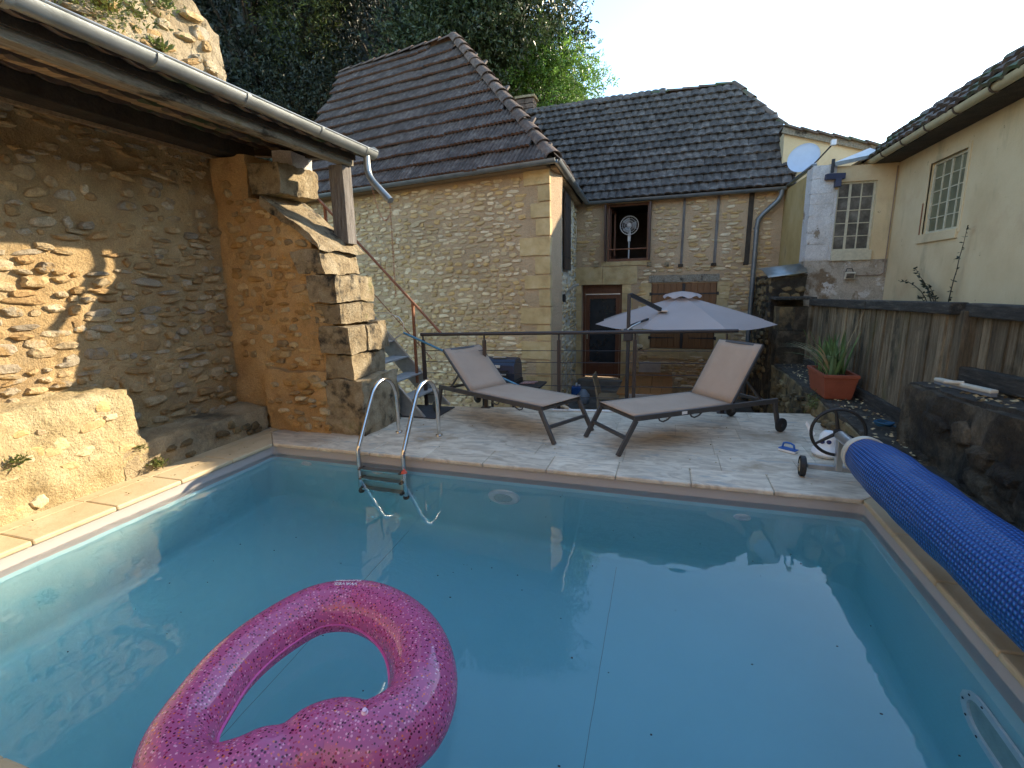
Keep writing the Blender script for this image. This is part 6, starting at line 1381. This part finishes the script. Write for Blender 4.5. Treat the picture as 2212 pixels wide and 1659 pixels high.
# ------------------------------------------------------------------ barbecue
bq = thing('barbecue_grill', (-2.42, 7.0, -.95), 'navy and black gas barbecue with side shelf against the stone house wall', 'barbecue')
bx, by = -2.42, 7.02
prof = [(-.22, .14), (-.235, .26), (-.2, .38), (-.12, .46), (.0, .485), (.12, .46), (.2, .38), (.22, .26), (.22, .14)]
g = G(); g.prism([(bx-.26, by+p[0], p[1]) for p in prof], (.52, 0, 0)); hd = g.build('hood', m_navy, bq, bev=.012)
g = G(); g.box((bx-.15, by-.262, .24), (bx+.15, by-.234, .262)); g.build('hood_handle', m_alu, hd, bev=.006)
g = G(); g.box((bx-.17, by-.25, .20), (bx+.17, by-.232, .31)); g.build('front_recess', m_iron, hd)
g = G(); g.box((-.045, -.006, -.022), (.045, .006, .022), mtx=Matrix.Translation((bx, by-.22, .365)) @ Matrix.Rotation(R(-25), 4, 'X')); g.build('badge', plain('pale_badge', (.55, .5, .42), rough=.3, metal=.5), hd, bev=.004)
g = G(); g.box((bx-.10, by-.12, .478), (bx+.10, by-.07, .50)); g.build('top_handle', m_alu, hd, bev=.006)
g = G(); g.box((bx-.27, by-.25, .02), (bx+.27, by+.23, .138)); bo = g.build('firebox', m_iron, bq, bev=.01)
for k in range(3):
    g = G(); g.lathe([(.022, 0), (.02, .02)], (bx-.14+.14*k, by-.25, .08), (0, -1, 0), 14); g.build('knob', m_alu, bo, smooth=True)
g = G(); g.box((bx+.28, by-.22, .05), (bx+.66, by+.22, .085)); g.build('side_shelf', m_iron, bq, bev=.012)
g = G(); g.box((bx-.5, by-.22, .05), (bx-.28, by+.22, .085)); g.build('side_shelf', m_iron, bq, bev=.012)
for sx_ in (-.24, .24):
    for sy_ in (-.2, .18):
        g = G(); g.bar((bx+sx_, by+sy_, -.95), (bx+sx_, by+sy_, .03), .035, .035, up=(1, 0, 0)); g.build('leg', m_iron, bq)
g = G(); g.box((bx-.26, by-.22, -.72), (bx+.26, by+.2, -.70)); g.build('lower_shelf', m_iron, bq)
g = G(); rr = random.Random(5)
for k in range(3): g.tube([(bx+.32+.05*k, by-.12, .10), (bx+.50+.03*k, by+.05, .105)], .008, 6)
g.box((bx+.33, by-.05, .087), (bx+.52, by+.1, .097)); g.build('grill_tools', plain('striped_cloth', (.35, .2, .18), v=.8, scale=60), None, label='tongs and a checked cloth lying on the barbecue side shelf', category='utensils')

# bag and bucket at the door
bg_ = G(); bmx = (-1.66, 10.1)
vs = []; nr, nc_ = 8, 14
for i in range(nr+1):
    t_ = i/nr; r_ = .16*math.sin(math.pi*(.12+.80*t_))**.6*(1-.35*t_)
    for j in range(nc_):
        a_ = 2*math.pi*j/nc_; rn_ = r_*(1+.16*noise.noise(Vector((math.cos(a_)*2, math.sin(a_)*2, t_*4)))); vs.append((bmx[0]+rn_*math.cos(a_), bmx[1]+rn_*math.sin(a_), -.945+.30*t_))
bg_.add(vs, [(i*nc_+j, i*nc_+(j+1) % nc_, (i+1)*nc_+(j+1) % nc_, (i+1)*nc_+j) for i in range(nr) for j in range(nc_)]+[tuple(range(nc_)), tuple(nr*nc_+j for j in range(nc_))])
bg_.build('plastic_bag', m_bag, None, smooth=True, label='crumpled pale blue plastic bag on the ground beside the door step', category='bag')
bu = thing('blue_canister', (-1.84, 10.3, -.95), 'dark blue canister standing behind the plastic bag at the house corner', 'canister')
g = G(); g.box((-1.95, 10.22, -.945), (-1.75, 10.42, -.62)); g.build('body', m_blue, bu, bev=.03)
g = G(); g.tube([(-1.85, 10.26, -.62), (-1.85, 10.28, -.56), (-1.85, 10.36, -.56), (-1.85, 10.38, -.62)], .014, 8); g.lathe([(.025, 0), (.025, .03)], (-1.79, 10.32, -.62), n=12); g.build('handle', m_plwhite, bu, smooth=True)

# garden table and chairs
tb = thing('garden_table', (-.32, 9.0, -.95), 'long orange wooden garden table in the courtyard under the umbrella', 'table')
for i in range(5):
    g = G(); g.box((-.76+i*.176, 7.95, -.24), (-.76+i*.176+.172, 10.0, -.21)); g.build('table_board', m_table, tb, bev=.003)
for x in (-.7, .05):
    for y in (8.05, 9.9):
        g = G(); g.bar((x, y, -.95), (x, y, -.24), .06, .06, up=(1, 0, 0)); g.build('leg', m_chairb, tb)
g = G(); g.box((-.72, 8.0, -.31), (.08, 9.95, -.242)); g.build('apron', m_chairb, tb)
def garden_chair(label, m):
    r = thing('garden_chair', (0, 0, 0), label, 'chair', 'garden chairs round the table')
    g = G(); g.box((-.23, -.22, .42), (.23, .22, .45)); g.build('seat', m, r, bev=.008)
    g = G(); c_ = [(-.22, .20, .5), (.22, .20, .5), (.22, .29, .86), (-.22, .29, .86)]; g.prism(c_, (0, .02, 0)); g.build('backrest', m, r, bev=.006)
    for x in (-.21, .21):
        for y in (-.2, .2):
            g = G(); g.bar((x, y, 0), (x, y, .42), .03, .03, up=(1, 0, 0)); g.build('leg', m, r)
        g = G(); g.bar((x, .2, .42), (x, .24, .62), .03, .03, up=(1, 0, 0)); g.build('back_post', m, r)
    return r
def ctree(o, parent=None):
    c = o.copy(); C.objects.link(c); c.parent = parent
    for ch in list(o.children): ctree(ch, c)
    return c
ch = garden_chair('grey garden chair at the far end of the orange table near the house', m_chairg); ch.location = (-.33, 10.25, -.95)
for loc, rot, lab in (((-.98, 9.0, -.95), R(90), 'garden chair on the left long side of the orange table'), ((.34, 8.9, -.95), R(-90), 'garden chair on the right long side of the orange table'), ((-.30, 7.68, -.95), R(180), 'garden chair at the near end of the orange table by the terrace')):
    c = ctree(ch); c.location = loc; c.rotation_euler = (0, 0, rot); c['label'] = lab
    if 'end' not in lab:
        for q in c.children: q.data = q.data.copy(); q.data.materials[0] = m_chairb
# hose on the wall
g = G(); hp = [Vector((.93, 11.1, -.15)), Vector((.80, 11.08, -.25)), Vector((.74, 11.06, -.45)), Vector((.80, 11.05, -.68)), Vector((.98, 11.04, -.80)), Vector((1.25, 11.04, -.82)), Vector((1.45, 11.05, -.7)), Vector((1.5, 11.06, -.45)), Vector((1.4, 11.08, -.2)), Vector((1.15, 11.1, -.1))]
g.tube(hp, .014, 8, closed=True); g.build('garden_hose', m_hose, None, smooth=True, label='yellow-green garden hose hanging in a loop on the farmhouse wall', category='hose')
# electric fan in the open upper window
fn = thing('pedestal_fan', (-.92, 11.75, 2.0), 'white pedestal fan standing in the open upper window', 'fan')
FC = Vector((-.92, 11.72, 2.83)); FD = Vector((.05, -1, .0)).normalized()
g = G()
for r_ in (.20, .15, .10, .05): g.tube([FC+FD*(.05-.04*(r_/.2)**2)+Vector((math.cos(a_)*r_, 0, math.sin(a_)*r_)) for a_ in [2*math.pi*q/32 for q in range(32)]], .0035 if r_ < .2 else .008, 5, closed=True)
for k in range(28):
    a_ = 2*math.pi*k/28; g.tube([FC+FD*.055+Vector((math.cos(a_)*.03, 0, math.sin(a_)*.03)), FC+FD*.01+Vector((math.cos(a_)*.2, 0, math.sin(a_)*.2))], .0016, 4)
g.build('guard', m_plwhite, fn)
for k in range(3):
    a0 = 2*math.pi*k/3; vs = []
    for i in range(6):
        t_ = i/5; r_ = .035+.14*t_
        for s_ in (-1, 1): an = a0+s_*(.25+.35*math.sin(math.pi*(.2+.6*t_))); vs.append(FC+FD*(.0+.015*s_)+Vector((math.cos(an)*r_, 0, math.sin(an)*r_)))
    g = G(); g.add(vs, [(2*i, 2*i+1, 2*i+3, 2*i+2) for i in range(5)]); b_ = g.build('blade', plain('translucent_grey_blade', (.4, .42, .45), rough=.3), fn, smooth=True); so = b_.modifiers.new('s', 'SOLIDIFY'); so.thickness = .004
g = G(); g.lathe([(.04, -.14), (.055, -.06), (.05, -.02), (.03, .06), (.001, .065)], FC, FD, 20); g.build('motor', m_plwhite, fn, smooth=True)
g = G(); g.tube([FC-FD*.08+Vector((0, 0, -.04)), FC-FD*.08+Vector((0, 0, -.3)), FC-FD*.08+Vector((0, 0, -1.2))], [.02, .016, .014], 8); g.box((-.03, -.03, -.12), (.03, .02, .12), mtx=Matrix.Translation(FC+Vector((0, .06, -.22)))); g.build('stand', m_plwhite, fn, smooth=True)
g = G(); pass

# ================================================================== behind the houses
rk = thing('rock_face', (-8.5, 9, -1), 'pale grey weathered rock face behind the stairs left of the hipped house', 'rock')
rockgeo(boxc(-11, -7.3, 8.35, 12.0, -2, 4.0), res=.25, amp=.16, fr=1.3).build('rock_body', m_rock, rk, smooth=True)
g = G(); g.tube([(-7.1, 7.95, 4.3), (-6.98, 7.95, 3.9), (-6.79, 7.95, 2.5), (-6.79, 7.95, -1)], .05, 10); g.build('blue_downpipe', plain('blue_grey_pipe', (.22, .27, .33), rough=.45, metal=.3), None, smooth=True, label='blue-grey drainpipe seen through the gap left of the timber post', category='pipe')
cm = thing('chimney', (-4.05, 14.5, 5.5), 'small reddish brick chimney stack between the two roofs under the tree', 'chimney')
for k in range(9):
    for j in range(2):
        g = G(); o_ = .0 if k % 2 else .11; z = 5.2+k*.13
        g.box((-4.3+j*.25, 14.3, z+.3), (-4.3+j*.25+.235, 14.7, z+.415)); g.build('brick', m_ridge, cm, bev=.006)
g = G(); g.box((-4.34, 14.26, 6.68), (-3.77, 14.74, 6.74)); g.build('cap', m_weather, cm)
def tree(name, label, cen, rad, ncl, nleaf, ll, lw_, m, trunk=True, seed=1, cs=.45, cat='tree', shell=.4, up=.25):
    rs = np.random.RandomState(seed); st_ = np.random.get_state(); np.random.seed(seed)
    base = Vector((cen[0], cen[1], cen[2]-rad[2]-2.5)); t = thing(name, base, label, cat)
    d = rs.normal(size=(ncl, 3)); d /= np.linalg.norm(d, axis=1)[:, None]
    r = shell + (1-shell)*rs.rand(ncl, 1)**.7; lump = 1+.22*np.array([[noise.noise(Vector(v*2.2)+Vector((seed, 0, 0)))] for v in d])
    c = np.array(cen) + d*r*lump*np.array(rad)
    if trunk:
        P0_ = Vector((cen[0]+.3, cen[1]+.4, max(-1, cen[2]-rad[2]-3))); P1_ = Vector(cen)+Vector((0, .3, -.2*rad[2])); g = G(); R0 = .05*rad[2]+.06
        g.tube([P0_.lerp(P1_, k/6)+nv(Vector((k, seed, 0)), .7, .12) for k in range(7)], [R0*(1-.09*k) for k in range(7)], 9); tr = g.build('trunk', m_bark, t, smooth=True)
        for k in rs.choice(ncl, min(26, ncl), replace=False):
            q = Vector(c[k]); s_ = P0_.lerp(P1_, rs.uniform(.5, 1)); mid_ = s_.lerp(q, .5)+Vector((0, 0, .15*(q-s_).length)); g = G(); g.tube([s_, mid_, q], [R0*.35, R0*.2, .012], 5, caps=False); g.build('branch', m_bark, t, smooth=True)
    # sprays: short twigs with leaves
    ns = nleaf//14; ci = rs.randint(0, ncl, ns); sp = c[ci]+rs.normal(size=(ns, 3))*cs*np.array([1, 1, .8])
    od = sp-np.array(cen); od /= np.linalg.norm(od, axis=1)[:, None]; sd_ = od*.9+rs.normal(size=(ns, 3))*.6+np.array([0, 0, up]); sd_ /= np.linalg.norm(sd_, axis=1)[:, None]
    k = rs.rand(ns, 14, 1); pts_ = sp[:, None, :]+sd_[:, None, :]*k*ll*3.4+rs.normal(size=(ns, 14, 3))*ll*.22
    dr = sd_[:, None, :]*.8+rs.normal(size=(ns, 14, 3))*.75
    leaves('crown', t, m, pts_.reshape(-1, 3), dr.reshape(-1, 3), ll, lw_); np.random.set_state(st_)
    return t

tree('bay_tree', 'big glossy evergreen tree with sunlit sprays behind the hipped roof, right side of the wood', (-5.1, 15.8, 9.9), (2.2, 2.0, 2.5), 70, 62000, .15, .05, m_bay, seed=3, cs=.36)
tree('bay_tree', 'shorter glossy evergreen tree just behind the hipped roof ridge', (-6.4, 14.6, 8.3), (1.7, 1.2, 1.7), 40, 22000, .14, .048, m_bay, seed=5, cs=.4, trunk=True)
tree('acacia_tree', 'bright light green feathery tree peeping above the valley between the two roofs', (-4.0, 16.2, 7.5), (1.5, 1.0, 1.2), 34, 26000, .12, .04, m_lg, seed=8, cs=.36)
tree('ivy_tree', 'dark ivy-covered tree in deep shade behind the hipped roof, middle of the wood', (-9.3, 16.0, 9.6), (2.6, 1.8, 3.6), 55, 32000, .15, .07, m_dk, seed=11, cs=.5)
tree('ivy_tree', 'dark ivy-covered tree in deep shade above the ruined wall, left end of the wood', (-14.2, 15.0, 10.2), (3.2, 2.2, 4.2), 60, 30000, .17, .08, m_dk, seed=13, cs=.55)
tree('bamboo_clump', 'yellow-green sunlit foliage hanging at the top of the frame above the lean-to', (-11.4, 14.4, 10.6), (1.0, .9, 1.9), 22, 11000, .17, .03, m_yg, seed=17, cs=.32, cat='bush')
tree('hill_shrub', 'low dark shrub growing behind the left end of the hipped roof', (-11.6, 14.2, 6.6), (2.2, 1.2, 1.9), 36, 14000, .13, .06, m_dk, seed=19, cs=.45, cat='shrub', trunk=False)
# climber on yellow wall
cl = thing('climbing_shrub', (3.22, 7.8, 1.2), 'thin dark climbing shrub with one tall stem against the yellow wall', 'shrub')
rr = random.Random(31); PL = []; DL = []
for base, tip, bend in (((3.24, 7.35, 1.1), (3.27, 7.22, 2.12), .02), ((3.22, 7.55, 1.1), (3.2, 8.2, 1.68), .05), ((3.22, 7.6, 1.1), (3.2, 8.62, 1.5), .12), ((3.22, 7.5, 1.1), (3.2, 7.95, 1.52), .04), ((3.22, 7.45, 1.1), (3.2, 7.75, 1.45), .02), ((3.22, 7.7, 1.1), (3.2, 7.98, 1.30), .02)):
    a_, b_ = Vector(base), Vector(tip); P = [a_.lerp(b_, t/8)+Vector((0, 0, bend*math.sin(math.pi*t/8)))+nv(Vector((t, base[1]*9, 0)), 1, .015) for t in range(9)]
    g = G(); g.tube(P, [.008-.0007*k for k in range(9)], 5); g.build('stem', m_bark, cl)
    for k in range(26):
        t = rr.uniform(.1, 1)*8; i = min(7, int(t)); p = P[i].lerp(P[i+1], t-i); PL.append(tuple(p)); DL.append((rr.uniform(-.5, .1), rr.choice([-1, 1])*rr.uniform(.5, 1), rr.uniform(-.3, .5)))
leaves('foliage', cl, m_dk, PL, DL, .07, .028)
def tuft(name, label, c, n, r, ln, m, cat='plant'):
    t = thing(name, c, label, cat); rr = random.Random(int(c[1]*100)); P = []; D = []
    for i in range(n):
        P.append((c[0]+rr.gauss(0, r)*.5, c[1]+rr.gauss(0, r), c[2]+rr.gauss(0, r)*.5)); D.append((rr.uniform(.0, 1), rr.uniform(-1, 1), rr.uniform(-.3, 1)))
    leaves('foliage', t, m, P, D, ln, ln*.35)
tuft('wall_weed', 'small green weed growing from the face of the sunlit block', (-4.30, 2.02, .42), 60, .035, .045, m_weed)
tuft('wall_weed', 'green weed at the foot of the bench beside the block corner', (-4.28, 2.95, .06), 90, .04, .05, m_weed)
tuft('wall_weed', 'tiny weed on top of the bench front edge near the block', (-4.33, 2.86, .24), 40, .025, .04, m_weed)
tuft('wall_weed', 'bright green fern tuft on the ruined wall, lower one', (-5.56, 4.62, 4.25), 70, .05, .09, m_weed)
tuft('wall_weed', 'hanging green plant on the ruined wall near its top', (-5.55, 4.75, 4.75), 120, .09, .08, m_weed)
tuft('wall_shrub', 'large dry yellow-green bush growing over the ruined wall at the frame top', (-5.5, 3.95, 4.45), 1400, .28, .06, m_yg, 'shrub')
tuft('ledge_moss', 'moss and ferns on the corner of the low ledge under the planter', (1.66, 6.3, .14), 260, .09, .04, m_weed, 'plant')

rr = random.Random(55); P = []; D = []
for i in range(170):
    x, y = rr.uniform(-3.0, 1.6), rr.uniform(3.95, 6.0)
    if y > 5.95+.14*x: continue
    P.append((x, y, .008)); D.append((rr.uniform(-1, 1), rr.uniform(-1, 1), rr.uniform(0, .25)))
for i in range(60): P.append((rr.uniform(-4.2, -3.95), rr.uniform(1.2, 3.8), .012)); D.append((rr.uniform(-1, 1), rr.uniform(-1, 1), .1))
o = leaves('fallen_leaves', None, m_dry, P, D, .022, .010, kind='stuff'); o['label'] = 'tiny dry leaves scattered over the terrace tiles and left coping'; o['category'] = 'leaves'
